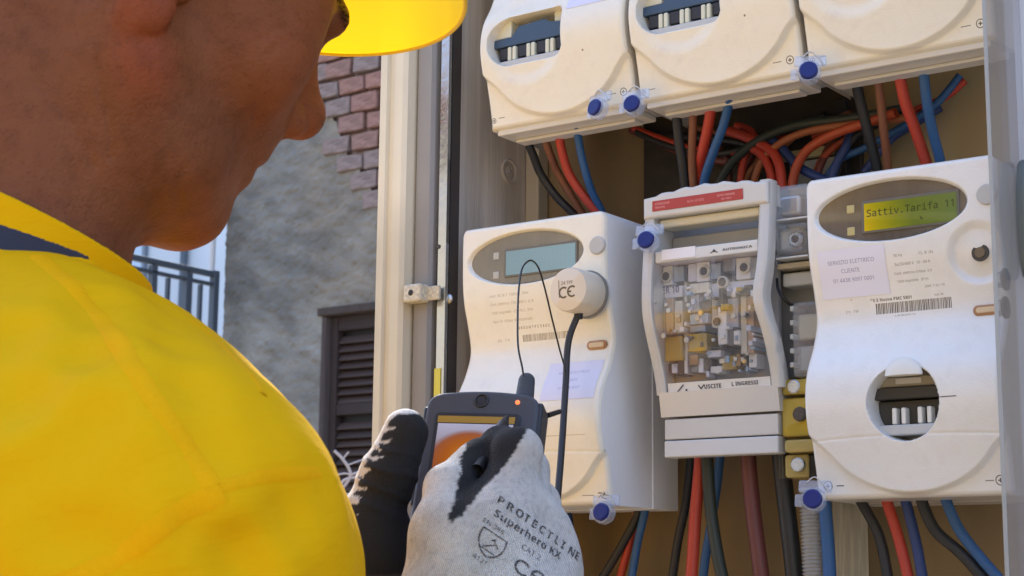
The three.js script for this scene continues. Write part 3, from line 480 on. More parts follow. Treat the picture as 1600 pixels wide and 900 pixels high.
// ---------------------------------------------------------------- fuse box between the lower meters
{
  const Y = (x, y) => onZ(x, y, 0).y, O = V(-0.565, Y(1100, 700), -0.02);
  const fb = thing('fuse_box', 'pale grey fuse box with a red label and a clear window', 'fuse box', O);
  const fz = (y) => { const t = y - EYE.y; return t > 0.2 ? lerp(0.003, -0.003, smooth(0.2, 0.28, t)) : lerp(0.003, -0.017, smooth(0.2, 0.133, t)); };
  const shell = phys(rgb(0.56, 0.555, 0.53), 0.38, shellOpts), dark = phys(rgb(0.40, 0.40, 0.385), 0.42, { bumpMap: rep(T_fine, 4), bumpScale: 0.0002 }), whiteBand = phys(rgb(0.64, 0.64, 0.615), 0.4);
  const P = (n, g, m, parent = fb, label) => { const l = Array.isArray(g) ? g : [g]; l.forEach((x) => x.translate(-O.x, -O.y, -O.z)); return part(n, l, m, parent, label); };
  const bent = (x0, x1, y0, y1, t, dz = 0, ny = 20, wave = null) => { // upright slab that follows the curved front
    const g = new RoundedBoxGeometry(x1 - x0, y1 - y0, t, 3, Math.min(0.0022, (x1 - x0) / 2.1, t / 2.1)); let q = g;
    if (ny) { const b = new THREE.BoxGeometry(x1 - x0, y1 - y0, t, 4, ny, 4), p = b.attributes.position; const r = Math.min(0.0025, t / 2.2, (x1 - x0) / 2.2); for (let i = 0; i < p.count; i++) { let x = p.getX(i), z = p.getZ(i); const hw = (x1 - x0) / 2, hd = t / 2; const ex = Math.max(0, Math.abs(x) - (hw - r)), ez = Math.max(0, Math.abs(z) - (hd - r)); if (ex > 0 && ez > 0) { const l = Math.hypot(ex, ez); x = Math.sign(x) * (hw - r + ex / l * r); z = Math.sign(z) * (hd - r + ez / l * r); } p.setX(i, x); p.setZ(i, z); } q = toCreasedNormals(b, 0.9); }
    q.translate((x0 + x1) / 2, (y0 + y1) / 2, -t / 2); const p = q.attributes.position;
    for (let i = 0; i < p.count; i++) { const y = p.getY(i); p.setZ(i, p.getZ(i) + fz(y) + dz); if (wave) p.setX(i, p.getX(i) + wave(y, p.getZ(i))); }
    q.deleteAttribute('normal'); q.computeVertexNormals(); return toCreasedNormals(q, 0.9);
  };
  const xl = -0.6145, xi = -0.6055, xj = -0.5240, xr = -0.5150;
  const yTop = EYE.y + 0.2765, yBot = Y(1035, 612), yW1 = Y(1100, 402), yW0 = Y(1100, 590), yR1 = Y(1100, 332), yR0 = Y(1100, 383);
  P('stile', bent(xl, xi, yBot, yTop - 0.002, 0.030), shell);
  const wave = (y, z) => { const t = (y - yBot) / (yTop - yBot); return -0.0035 * Math.exp(-Math.pow((t - 0.42) / 0.12, 2)) - 0.0005 * smooth(0.38, 0.1, t); };
  P('side_cheek', bent(xj, xr, yBot, yTop, 0.013, 0, 40, wave), shell, fb, 'waved right cheek of the fuse box');
  { // arched grip across the top with the red warning label
    const w = xr - 0.001 - xl, n = 20, s = new THREE.Shape(), h = yTop - yR1; s.moveTo(0, 0.001); s.lineTo(w, 0.001); s.lineTo(w, h - 0.002);
    for (let i = 1; i < n; i++) { const t = 1 - i / n; s.lineTo(w * t, h - 0.002 + 0.0045 * Math.sin(Math.PI * t) + 0.0008 * Math.cos(t * 38)); } s.lineTo(0, h - 0.002); s.closePath();
    const g = plate(s, 0.020, 0.0022, 3); g.translate(xl + 0.0005, yR1, fz(yTop - 0.01) - 0.0175); P('grip', g, shell);
    const ls = roundRect(w - 0.0265, 0.0075, 0.0006, 0, 0), lg = plate(ls, 0.0009, 0.0002, 1); const lp = lg.attributes.position; for (let i = 0; i < lp.count; i++) lp.setY(i, lp.getY(i) + 0.0028 * Math.sin(Math.PI * lp.getX(i) / (w - 0.0265)));
    const red = P('warning_label', lg.translate(xl + 0.0085, yTop - 0.0125, fz(yTop - 0.01) + 0.0022), std(0xffffff, 0.45, { map: rep((() => { const t = canvasTex(900, 90, (g2, W, H) => { g2.fillStyle = '#a83a34'; g2.fillRect(0, 0, W, H); g2.fillStyle = '#c46a62'; words(g2, 30, 30, 'ATTENZIONE', 26, '#d9a09a'); words(g2, 30, 62, 'TENSIONE', 22, '#d9a09a'); words(g2, 440, 46, 'NON APRIRE', 30, '#cf8a82', 'center'); words(g2, 650, 34, 'SOTTO TENSIONE', 22, '#e0b0aa'); words(g2, 690, 64, '230 / 400 V', 20, '#e0b0aa'); }); t.wrapS = t.wrapT = THREE.RepeatWrapping; return t; })(), 1 / (w - 0.0265), 1 / 0.0075) }), fb, 'red warning label');
    P('under_lip', box(xi + 0.0005, xj - 0.0005, yR1 - 0.0055, yR1 + 0.0009, fz(yR1) - 0.022, fz(yR1) - 0.0045, 0.002), phys(rgb(0.62, 0.57, 0.42), 0.4, shellOpts));
  }
  P('recess', [box(xi, xj, yR0 - 0.004, yR1 + 0.004, -0.046, -0.044), box(xi, xj, yR0 - 0.004, yR0 + 0.014, -0.0435, -0.026, 0.001)], dark, fb, 'grey hand recess under the grip');
  P('upper_band', box(xi + 0.0002, xj - 0.0002, yW1, yR0, -0.020, -0.0015, 0.0012), phys(0xffffff, 0.4, { map: null, color: rgb(0.64, 0.64, 0.615) }));
  const dk = '#38383a';
  { const h = yR0 - yW1, w = xj - xi, g = new THREE.PlaneGeometry(w - 0.002, h - 0.002); g.translate((xi + xj) / 2, (yW1 + yR0) / 2, -0.0012);
    P('brand_print', g, std(0xffffff, 0.5, { transparent: true, map: canvasTex(800, 110, (c, W, H) => { c.clearRect(0, 0, W, H); c.fillStyle = dk; c.beginPath(); c.moveTo(470, 38); c.lineTo(490, 74); c.lineTo(450, 74); c.closePath(); c.fill(); c.fillRect(440, 74, 16, 10); c.fillRect(484, 74, 16, 10); words(c, 535, 60, 'AUTRONICA', 40, dk, 'left', 'sans-serif', 'bold'); }) }), fb); }
  { const a = onZ(1034, 402, -0.001); P('paper_tag', box(a.x, a.x + 0.027, yW1 + 0.0015, yW1 + 0.0090, -0.0014, -0.0008), std(0xffffff, 0.6, { color: rgb(0.78, 0.77, 0.80) }), fb, 'small white paper tag'); }
  P('lower_band', bent(xi + 0.0002, xj - 0.0002, yBot, yW0, 0.016, -0.0006, 8), whiteBand);
  { const g = new THREE.PlaneGeometry(xj - xi - 0.004, 0.0085, 1, 6), p = g.attributes.position; g.translate((xi + xj) / 2, (yBot + yW0) / 2 + 0.0005, 0); for (let i = 0; i < p.count; i++) p.setZ(i, fz(p.getY(i)) - 0.0003);
    P('legend_print', g, std(0xffffff, 0.5, { transparent: true, map: canvasTex(800, 90, (c, W, H) => { c.clearRect(0, 0, W, H); c.strokeStyle = dk; c.lineWidth = 9; c.beginPath(); c.moveTo(70, 76); c.lineTo(125, 26); c.stroke(); c.fillStyle = dk; c.beginPath(); c.arc(145, 66, 8, 0, 7); c.fill(); c.beginPath(); c.moveTo(245, 36); c.lineTo(265, 64); c.lineTo(292, 36); c.stroke(); words(c, 290, 52, 'USCITE', 42, dk, 'left', 'sans-serif', 'bold'); words(c, 510, 46, 'L INGRESSI', 40, dk, 'left', 'sans-serif', 'bold'); }) }), fb); }
  // the works behind the clear window
  P('backing', box(xi, xj, yW0 - 0.004, yW1 + 0.002, -0.034, -0.030), phys(rgb(0.30, 0.305, 0.32), 0.5));
  const ab = (x0, y0, x1, y1, zb, zf) => { zb = -0.0295; zf = Math.min(zf, fz(onZ((x0 + x1) / 2, y1, -0.01).y) - 0.0036); const a = onZ(x0, y1, zf), b = onZ(x1, y0, zf); const xa = Math.max(Math.min(a.x, b.x), xi + 0.0006), xb = Math.min(Math.max(a.x, b.x), xj - 0.0006); const ym = onZ((x0 + x1) / 2, y0, zf).y, yn = onZ((x0 + x1) / 2, y1, zf).y; return box(xa, Math.max(xb, xa + 0.001), Math.max(yn, yW0 + 0.0005), Math.min(ym, yW1 - 0.0005), zb, zf, 0.0006); };
  const pc = { w: phys(rgb(0.74, 0.73, 0.72), 0.35), g: phys(rgb(0.42, 0.43, 0.46), 0.4), b: phys(rgb(0.30, 0.45, 0.60), 0.35), k: phys(rgb(0.015, 0.015, 0.018), 0.35), y: phys(rgb(1.0, 0.62, 0.04), 0.26, { clearcoat: 0.5, bumpMap: rep(T_blot, 30), bumpScale: 0.001 }), c: std(rgb(0.42, 0.30, 0.22), 0.4, { metalness: 0.3 }), t: phys(rgb(0.62, 0.58, 0.48), 0.4), m: M.screw };
  pc.v = phys(rgb(0.60, 0.62, 0.72), 0.35); pc.s = phys(rgb(0.30, 0.36, 0.44), 0.35); pc.d = phys(rgb(0.16, 0.16, 0.17), 0.4); pc.br = std(rgb(0.34, 0.20, 0.08), 0.4, { metalness: 0.3 });
  const comp = [['terminal', 1022, 412, 1030, 444, -.014, 's'], ['terminal', 1030, 410, 1050, 446, -.012, 'w'], ['terminal', 1050, 416, 1068, 440, -.013, 's'], ['terminal', 1075, 410, 1088, 440, -.013, 'v'], ['terminal', 1088, 406, 1108, 440, -.012, 'w'], ['terminal', 1108, 412, 1126, 436, -.013, 's'], ['terminal', 1130, 404, 1149, 424, -.011, 'd'], ['terminal', 1150, 402, 1172, 436, -.012, 'w'], ['terminal', 1172, 402, 1184, 434, -.013, 's'],
    ['relay', 1106, 440, 1184, 462, -.014, 'v'], ['relay', 1022, 448, 1066, 466, -.014, 'v'],
    ['relay', 1020, 468, 1038, 522, -.013, 'g'], ['copper_bar', 1040, 466, 1052, 522, -.010, 'c'], ['copper_bar', 1054, 470, 1066, 520, -.011, 't'], ['contact', 1056, 494, 1062, 504, -.009, 'c'],
    ['relay', 1077, 442, 1108, 458, -.010, 't'], ['relay', 1079, 461, 1092, 488, -.011, 'g'], ['relay', 1096, 460, 1110, 486, -.012, 'd'], ['relay', 1078, 490, 1106, 506, -.009, 'b'], ['relay', 1078, 508, 1102, 518, -.012, 's'], ['divider', 1069, 408, 1073, 584, -.006, 'w'],
    ['brass_block', 1027, 526, 1066, 564, -.008, 'y'], ['brass_block', 1075, 521, 1104, 548, -.009, 'y'], ['link', 1123, 450, 1129, 480, -.008, 'k'], ['terminal', 1112, 466, 1121, 512, -.013, 'g'], ['terminal', 1122, 486, 1135, 538, -.010, 'w'], ['relay', 1137, 466, 1153, 512, -.013, 'g'], ['relay', 1137, 514, 1145, 540, -.012, 'd'], ['terminal', 1146, 516, 1155, 538, -.010, 'w'],
    ['busbar', 1158, 462, 1166, 552, -.011, 't'], ['busbar', 1168, 462, 1177, 552, -.012, 'c'], ['link', 1156, 452, 1181, 460, -.008, 'k'], ['link', 1162, 445, 1174, 452, -.009, 'k'], ['link', 1108, 540, 1136, 545, -.008, 'k'], ['terminal', 1106, 547, 1126, 558, -.010, 'v'], ['brass_block', 1128, 556, 1150, 577, -.010, 'y'], ['brass_block', 1150, 552, 1157, 572, -.012, 'br'],
    ['contact', 1036, 568, 1048, 583, -.009, 'k'], ['terminal', 1049, 568, 1058, 583, -.011, 'v'], ['contact', 1059, 564, 1069, 586, -.009, 'k'], ['brass_block', 1077, 554, 1090, 570, -.011, 'br'], ['contact', 1080, 572, 1090, 582, -.010, 'd'], ['terminal', 1091, 560, 1099, 582, -.012, 'v'], ['contact', 1100, 560, 1108, 578, -.009, 'k'], ['terminal', 1110, 572, 1128, 582, -.010, 'w'], ['contact', 1160, 556, 1168, 572, -.009, 'k'], ['terminal', 1170, 552, 1182, 574, -.011, 'w'], ['terminal', 1022, 566, 1034, 584, -.012, 'w']];
  for (const [n, x0, y0, x1, y1, z, m] of comp) P(n, ab(x0, y0, x1, y1, -0.0215, z), pc[m]);
  { const mats = ['k', 'd', 'm', 'w', 'v', 's', 'm', 'k', 'w', 'v', 'b', 'y']; // small clips, links and screw heads packed between the bigger pieces
    for (let i = 0; i < 64; i++) { const x = rr(1024, 1176), y = rr(446, 580), w = rr(3, 9), h = rr(3, 11); if (x < 1070 && y > 522 && y < 566) continue; P(i % 3 ? 'clip' : 'link', ab(x, y, x + w, y + h, -0.0214, rr(-0.0085, -0.0058)), pc[mats[Math.floor(rnd() * mats.length)]]); }
    for (let i = 0; i < 16; i++) { const p = onZ(rr(1028, 1172), rr(450, 576), -0.008); P('screw', disc(V(p.x, p.y, fz(p.y) - 0.0064), rr(0.0012, 0.0022), 0.0022, 14, 0.0004), rnd() < 0.85 ? M.screw : M.brass); } }
  for (const [x, y] of [[1038, 431], [1097, 423], [1160, 417], [1126, 440], [1118, 502]]) { const p = onZ(x, y, -0.008); const s = P('screw_well', disc(V(p.x, p.y, -0.0125), 0.0044, 0.0025, 24, 0.0005), pc.t); const sl = disc(V(p.x, p.y, -0.0101), 0.0030, 0.0006, 20, 0.0002); sl.translate(-O.x, -O.y, -O.z); part('screw', sl, pc.k, s); }
  { const a = onZ(1020, 462, -0.013), b = onZ(1064, 444, -0.013); const g = new THREE.PlaneGeometry(b.x - a.x, 0.0105); g.translate((a.x + b.x) / 2, (a.y + b.y) / 2, -0.0134); P('blue_marking', g, std(0xffffff, 0.5, { transparent: true, map: canvasTex(300, 110, (c, W, H) => { c.clearRect(0, 0, W, H); words(c, 150, 55, 'ISER 10', 74, '#16307a', 'center', 'sans-serif', 'bold'); }) })); }
  P('window', bent(xi + 0.0003, xj - 0.0003, yW0 + 0.0002, yW1 - 0.0002, 0.0012, -0.0012, 12), phys(rgb(0.92, 0.93, 0.95), 0.06, { transmission: 0.97, thickness: 0, ior: 1.5 }), fb, 'clear plastic window');
  for (const x of [1056, 1094, 1116, 1148]) { const a = onZ(x, 490, 0.0015); P('glint_rib', bent(a.x - 0.0009, a.x + 0.0009, yW0 + 0.001, yW1 - 0.001, 0.0016, 0.0006, 12), M.clear); }  // ribs added to the clear cover to catch glints
  // body behind and the stepped base under it
  P('housing', [box(xl + 0.001, xr - 0.040, yBot + 0.003, yTop - 0.004, -0.110, -0.0525, 0.002), box(xl + 0.0005, xi, yBot + 0.002, yTop - 0.003, -0.0524, -0.028)], dark);
  const b0 = Y(1110, 646), b1 = Y(1110, 680), b2 = Y(1110, 708);
  P('lower_cover', prismX([[-0.0165, yBot + 0.0015], [-0.0195, b0 + 0.0015], [-0.040, b0 + 0.0012], [-0.040, yBot + 0.0015]], xl + 0.003, xr - 0.004), shell);
  P('base_strip', [box(xl + 0.005, xr - 0.006, b1 + 0.0004, b0, -0.032, -0.0205, 0.001)], shell); P('base_strip', [box(xl + 0.005, xr - 0.006, b2, b1 - 0.0004, -0.032, -0.0198, 0.0012)], phys(rgb(0.58, 0.585, 0.58), 0.4));
}
// ---------------------------------------------------------------- clear terminal column beside the lit meter
{
  const bx = (x0, y0, x1, y1, zb, zf, r = 0.001, cap = -0.4892) => { const a = onZ(x0, y1, zf + 0.008), b = onZ(x1, y0, zf + 0.008), xm = (x0 + x1) / 2; zb += 0.008; zf += 0.008; return box(Math.min(a.x, cap - 0.002), Math.min(b.x, cap), onZ(xm, y1, zf).y, onZ(xm, y0, zf).y, zb, zf, r); };
  const O = onZ(1235, 590, -0.05), t = thing('terminal_block', 'clear covered terminal blocks in a column left of the lit meter', 'terminal block', O);
  const P = (n, g, m, l) => { const list = Array.isArray(g) ? g : [g]; list.forEach((x) => x.translate(-O.x, -O.y, -O.z)); return part(n, list, m, t, l); };
  const smoky = phys(rgb(0.90, 0.92, 0.94), 0.06, { transmission: 0.88, thickness: 0, ior: 1.5 }), inner = phys(rgb(0.55, 0.55, 0.52), 0.35);
  P('mount', bx(1208, 292, 1285, 590, -0.10, -0.054), phys(rgb(0.24, 0.235, 0.22), 0.5));
  P('cover', bx(1209, 288, 1262, 342, -0.060, -0.026, 0.003), smoky, 'clear cover'); P('clamp', bx(1216, 304, 1250, 336, -0.058, -0.040, 0.003), std(rgb(0.50, 0.51, 0.53), 0.32, { metalness: 0.6 })); P('highlight_strip', bx(1211, 340, 1262, 343, -0.058, -0.0262, 0.0006), phys(rgb(0.70, 0.71, 0.72), 0.2));  // the bright bottom strip paints a highlight on the cover edge
  P('cover', bx(1211, 348, 1262, 402, -0.060, -0.026, 0.003), smoky, 'clear cover'); P('clamp', bx(1216, 356, 1252, 394, -0.058, -0.038, 0.003), std(rgb(0.42, 0.43, 0.44), 0.36, { metalness: 0.5 })); P('highlight_strip', bx(1212, 400, 1262, 403, -0.058, -0.0262, 0.0006), phys(rgb(0.70, 0.71, 0.72), 0.2));  // again a pale strip as a painted highlight along the cover
  { const p = onZ(1241, 373, -0.026); P('screw', disc(V(p.x, p.y, -0.0300), 0.0055, 0.003, 24, 0.001), M.zinc); P('screw', disc(V(p.x, p.y, -0.0271), 0.0026, 0.001, 16, 0.0004), M.black); }
  P('bridge', bx(1213, 409, 1275, 418, -0.060, -0.034, 0.001), phys(rgb(0.50, 0.44, 0.33), 0.4)); P('bridge', bx(1222, 424, 1280, 446, -0.060, -0.040, 0.002), inner);
  P('cover', bx(1238, 470, 1285, 588, -0.060, -0.028, 0.003), smoky, 'long clear cover'); P('clamp', bx(1246, 490, 1285, 530, -0.058, -0.040, 0.002), phys(rgb(0.56, 0.54, 0.44), 0.3)); P('clamp', bx(1244, 540, 1282, 580, -0.058, -0.042, 0.002), phys(rgb(0.50, 0.51, 0.50), 0.3));
  P('jumper', tube([[1214, 436, -0.026], [1216, 452, -0.022], [1224, 466, -0.022], [1232, 474, -0.026], [1238, 476, -0.034]].map(([x, y, z]) => onZ(x, y, z)), 0.0011, 24, 8), M.black);
  for (let k = 0; k < 5; k++) P('latch_tooth', bx(1234, 478 + k * 22, 1240, 486 + k * 22, -0.05, -0.032, 0.0006), phys(rgb(0.6, 0.6, 0.56), 0.35));
  const b = thing('terminal_block', 'yellow brass terminal block below the clear covers, above a blue seal', 'terminal block', onZ(1250, 745, -0.05));
  const Q = (n, g, m, l) => { const list = Array.isArray(g) ? g : [g]; list.forEach((x) => x.translate(-b.position.x, -b.position.y, -b.position.z)); return part(n, list, m, b, l); };
  const br = phys(rgb(1.0, 0.70, 0.08), 0.22, { clearcoat: 0.6, bumpMap: rep(T_blot, 40), bumpScale: 0.0012 }), br2 = phys(rgb(0.98, 0.74, 0.22), 0.24, { clearcoat: 0.5, bumpMap: rep(T_blot, 40), bumpScale: 0.001 });
  Q('brass_clamp', bx(1221, 592, 1263, 616, -0.07, -0.030, 0.002), br); Q('brass_clamp', bx(1221, 621, 1266, 682, -0.07, -0.032, 0.002), br); Q('brass_clamp', bx(1225, 686, 1284, 706, -0.07, -0.028, 0.002), br2); Q('brass_clamp', bx(1226, 710, 1262, 746, -0.07, -0.034, 0.002), br2);
  for (const [x, y] of [[1249, 647], [1240, 604], [1246, 726]]) { const p = onZ(x, y, -0.022); Q('screw', disc(V(p.x, p.y, -0.0245), 0.0048, 0.0035, 22, 0.0008), y === 647 ? M.darkRail : M.zinc); }
  Q('carrier', bx(1262, 708, 1289, 748, -0.07, -0.036, 0.002), M.black); Q('rim', bx(1217, 590, 1221, 748, -0.07, -0.034, 0.0008), M.clear);
}
// ---------------------------------------------------------------- clear door sheet at the right
{
  const X = onZ(1591, 300, 0.0).x + 0.001, z1 = onX(1550, 300, X).z, d = thing('clear_door', 'clear acrylic door sheet standing open at the right of the lit meter', 'cabinet door', V(X, EYE.y - 0.1, 0));
  const sheet = box(-0.0011, 0.0011, -0.75, 0.75, -0.012, z1, 0.0005);
  part('sheet', sheet, phys(rgb(0.80, 0.81, 0.83), 0.08, { transmission: 0.84, thickness: 0, ior: 1.5 }), d);
  part('edge', box(-0.0012, 0.0012, -0.75, 0.75, z1 + 0.0002, z1 + 0.0012, 0.0004), phys(rgb(0.46, 0.48, 0.48), 0.3, { transmission: 0.3, thickness: 0 }), d);
  part('hinge_bar', box(-0.004, 0.012, -0.75, 0.75, -0.020, -0.0125, 0.001), phys(rgb(0.55, 0.58, 0.64), 0.35), d);
  for (const y of [436, 480]) { const p = onX(1576, y, X); const g = disc(V(0, 0, 0), 0.0050, 0.006, 6, 0.0012); g.rotateY(-Math.PI / 2); g.translate(-0.0012, p.y - EYE.y + 0.1, p.z); part('bolt', g, M.zinc, d); const w = disc(V(0, 0, 0), 0.0068, 0.0016, 20, 0.0004); w.rotateY(-Math.PI / 2); w.translate(-0.0012, p.y - EYE.y + 0.1, p.z); part('washer', w, M.darkRail, d); }
  { const p = onX(1590, 345, X), s = new THREE.Shape(); s.absellipse(0, 0, 0.0085, 0.037, 0, Math.PI * 2); const g = plate(s, 0.008, 0.003, 3); g.rotateY(Math.PI / 2); g.translate(0.0022, p.y - EYE.y + 0.1, p.z + 0.002); part('display_reflection', g, phys(rgb(0.10, 0.115, 0.105), 0.3), d, 'dark oval added for the reflection of the meter display'); }  // the oval stands in for the meter display reflected in the sheet
}
// ---------------------------------------------------------------- cables
{
  const C = { black: phys(rgb(0.016, 0.017, 0.018), 0.42), brown: phys(rgb(0.20, 0.075, 0.035), 0.42), red: phys(rgb(0.44, 0.045, 0.022), 0.40), orange: phys(rgb(0.38, 0.060, 0.018), 0.40), blue: phys(rgb(0.022, 0.095, 0.25), 0.40), navy: phys(rgb(0.02, 0.045, 0.16), 0.42), maroon: phys(rgb(0.13, 0.035, 0.03), 0.45), rust: phys(rgb(0.32, 0.10, 0.04), 0.42), green: phys(rgb(0.025, 0.035, 0.028), 0.45) };
  for (const m of Object.values(C)) { m.bumpMap = rep(T_fine, 12, 2); m.bumpScale = 0.0002; }
  const cable = (c, w, zs, pts, label) => { // w: width in photograph pixels at the board
    const p = pts.map(([x, y], i) => onZ(x, y, Array.isArray(zs) ? lerp(zs[0], zs[1], i / (pts.length - 1)) : zs));
    const o = p[p.length - 1].clone(), g = tube(p.map((q) => q.clone().sub(o)), w * 0.00044 / 2, 40, 14), m = new THREE.Mesh(g, C[c]); m.name = numbered('cable'); m.position.copy(o); m.castShadow = m.receiveShadow = true; scene.add(m);
    tag(m, label, 'cable', 'cables wired to the meters');
  };
  // below the upper left meter
  cable('black', 15, [-.030, -.100], [[817, 205], [823, 219], [833, 242], [844, 270], [867, 304], [892, 330], [915, 352], [935, 385]], 'black cable below the left upper meter, leftmost of four');
  cable('brown', 14, [-.030, -.104], [[845, 196], [850, 214], [860, 242], [869, 264], [889, 299], [908, 330], [925, 356], [940, 385]], 'brown cable below the left upper meter, between black and red ones');
  cable('red', 16, [-.026, -.095], [[871, 196], [873, 207], [878, 236], [889, 271], [911, 305], [931, 330], [948, 352], [956, 380]], 'red cable below the left upper meter, running to the blank meter');
  cable('blue', 14, [-.024, -.098], [[900, 192], [902, 204], [907, 236], [917, 276], [926, 302], [938, 326], [948, 350], [955, 380]], 'blue cable below the left upper meter, rightmost of four');
  // below the upper middle meter
  cable('black', 17, [-.030, -.07], [[1055, 164], [1057, 180], [1061, 220], [1067, 258], [1071, 296], [1073, 330]], 'straight black cable behind the left end of the red label');
  cable('brown', 14, [-.030, -.07], [[1083, 156], [1083, 172], [1082, 210], [1081, 252], [1084, 296], [1086, 330]], 'straight brown cable behind the red labelled fuse box');
  cable('red', 18, [-.026, -.08], [[1114, 148], [1112, 163], [1106, 200], [1098, 236], [1093, 262], [1092, 300], [1094, 330]], 'short thick red cable right of the straight brown cable');
  cable('blue', 15, [-.022, -.066], [[1141, 143], [1139, 160], [1130, 196], [1113, 242], [1101, 280], [1096, 320]], 'blue cable slanting in front of the thick red cable');
  // the tangle behind, running up to the right
  const Zt = -0.108;
  cable('green', 16, [-.085, -.10], [[1420, 168], [1370, 178], [1320, 186], [1240, 197], [1190, 217], [1150, 247], [1126, 282], [1112, 330]], 'long dark cable arching over the tangle behind the fuse box');
  cable('rust', 13, [-.082, -.10], [[1430, 182], [1370, 190], [1320, 196], [1260, 206], [1216, 226], [1190, 253], [1178, 284], [1172, 330]], 'rust brown cable arching under the long dark cable');
  cable('orange', 16, [-.076, -.09], [[1400, 176], [1360, 190], [1320, 203], [1288, 217], [1260, 236], [1246, 258], [1239, 282], [1236, 330]], 'orange red cable curving down beside the lit meter');
  cable('red', 17, [-.100, -.085], [[1140, 205], [1165, 214], [1188, 225], [1207, 238], [1217, 256], [1221, 282], [1222, 330]], 'red cable bending down over the fuse box corner');
  cable('red', 15, [-.096, -.088], [[1176, 232], [1190, 242], [1200, 258], [1206, 280], [1210, 330]], 'short red cable tucked under the bending red one');
  cable('red', 12, [-.112, -.112], [[990, 200], [1024, 213], [1050, 222], [1080, 232], [1120, 238], [1150, 238], [1190, 228], [1230, 214]], 'thin red cable crossing behind the straight cables');
  cable('maroon', 14, [-.114, -.114], [[985, 203], [1016, 216], [1046, 230], [1090, 246], [1130, 252], [1170, 250], [1210, 240]], 'dark maroon cable crossing low behind the straight cables');
  cable('black', 14, [-.112, -.112], [[995, 206], [1030, 222], [1060, 232], [1100, 240], [1150, 236], [1200, 214], [1240, 200], [1290, 180]], 'black cable crossing behind the straight cables');
  cable('red', 13, [-.110, -.100], [[1150, 196], [1164, 200], [1176, 208], [1178, 220], [1168, 234], [1160, 258], [1156, 300]], 'looped red cable in the middle of the tangle');
  cable('maroon', 14, [-.108, -.10], [[1178, 236], [1168, 250], [1160, 268], [1156, 290], [1154, 330]], 'maroon cable dropping behind the fuse box');
  cable('brown', 12, [-.108, -.10], [[1192, 240], [1182, 256], [1170, 272], [1163, 296], [1160, 330]], 'brown cable beside the maroon one behind the fuse box');
  cable('maroon', 13, [-.108, -.09], [[1300, 220], [1292, 236], [1284, 254], [1276, 276], [1272, 310]], 'thin maroon cable above the corner of the lit meter');
  cable('navy', 16, [-.10, -.09], [[1196, 214], [1216, 226], [1232, 244], [1250, 262], [1276, 276], [1310, 290]], 'navy cable low in the tangle above the clear cover');
  cable('navy', 15, [-.10, -.09], [[1330, 206], [1322, 228], [1310, 250], [1300, 276], [1296, 310]], 'navy cable behind the upper edge of the lit meter');
  cable('black', 12, [-.116, -.108], [[1010, 214], [1060, 214], [1120, 218], [1170, 228], [1200, 250], [1206, 300]], 'thin black cable low at the back of the tangle');
  cable('brown', 11, [-.118, -.112], [[1090, 200], [1140, 212], [1180, 216], [1230, 210], [1280, 196], [1330, 176]], 'thin brown cable at the very back of the tangle');
  cable('rust', 11, [-.104, -.10], [[1240, 214], [1222, 232], [1208, 256], [1202, 290], [1200, 330]], 'thin rust cable between two bending red cables');
  cable('orange', 12, [-.102, -.098], [[1330, 214], [1306, 228], [1284, 250], [1272, 284], [1268, 320]], 'thin orange cable just above the lit meter');
  cable('black', 13, [-.10, -.098], [[1380, 190], [1350, 204], [1326, 226], [1310, 256], [1304, 300]], 'short black cable above the left end of the lit meter');
  cable('maroon', 11, [-.115, -.11], [[1120, 226], [1136, 250], [1140, 280], [1140, 320]], 'thin maroon cable between the blue and black cables');
  { const a = onZ(1003, 186, -0.122), b = onZ(1345, 310, -0.122); solo('shade_backdrop', box(a.x, b.x, b.y, a.y + 0.012, -0.1305, -0.124, 0.001), std(rgb(0.035, 0.028, 0.022), 0.7, { map: rep(T_dirt, 3) }), 'dark painted shade duct behind the tangle of cables', 'backdrop'); }  // dark sheet put in as the shade behind the cables
  // below the upper right meter
  cable('black', 17, [-.030, -.09], [[1335, 108], [1337, 124], [1344, 158], [1356, 205], [1367, 247], [1376, 290]], 'black cable below the right upper meter, nearest the hanging seal');
  cable('brown', 14, [-.030, -.09], [[1370, 98], [1371, 114], [1376, 158], [1381, 206], [1386, 247], [1390, 290]], 'brown cable below the right upper meter, left of the red one');
  cable('red', 18, [-.024, -.09], [[1402, 94], [1404, 108], [1414, 158], [1430, 202], [1445, 247], [1458, 290]], 'thick red cable below the right upper meter');
  cable('blue', 16, [-.022, -.09], [[1441, 86], [1442, 100], [1448, 158], [1457, 204], [1468, 247], [1476, 290]], 'blue cable below the right upper meter, right of the red one');
  cable('blue', 13, [-.112, -.10], [[1500, 118], [1482, 141], [1462, 163], [1417, 194], [1347, 233], [1313, 249], [1290, 280]], 'blue cable running slantwise behind the cables of the right upper meter');
  cable('red', 12, [-.114, -.112], [[1508, 126], [1480, 150], [1440, 168], [1403, 181], [1350, 192], [1310, 198], [1270, 214]], 'thin red cable running slantwise under the right upper meter');
  cable('navy', 14, [-.113, -.108], [[1470, 168], [1440, 186], [1418, 200], [1396, 214], [1372, 240], [1350, 270]], 'navy cable behind the brown and red cables of the right upper meter');
  // below the blank meter and the fuse box
  cable('black', 15, [-.088, -.088], [[1003, 770], [997, 802], [973, 850], [940, 905], [905, 960]], 'black cable slanting left below the blank meter');
  cable('red', 14, [-.092, -.092], [[1000, 780], [992, 816], [982, 855], [968, 906], [950, 960]], 'red cable slanting left below the blank meter');
  cable('blue', 14, [-.085, -.085], [[1012, 770], [1007, 802], [997, 845], [986, 906], [972, 960]], 'blue cable slanting left below the blank meter');
  cable('navy', 22, [-.095, -.095], [[880, 770], [884, 800], [888, 840], [890, 900], [890, 960]], 'navy cable behind the fingers of the right glove');
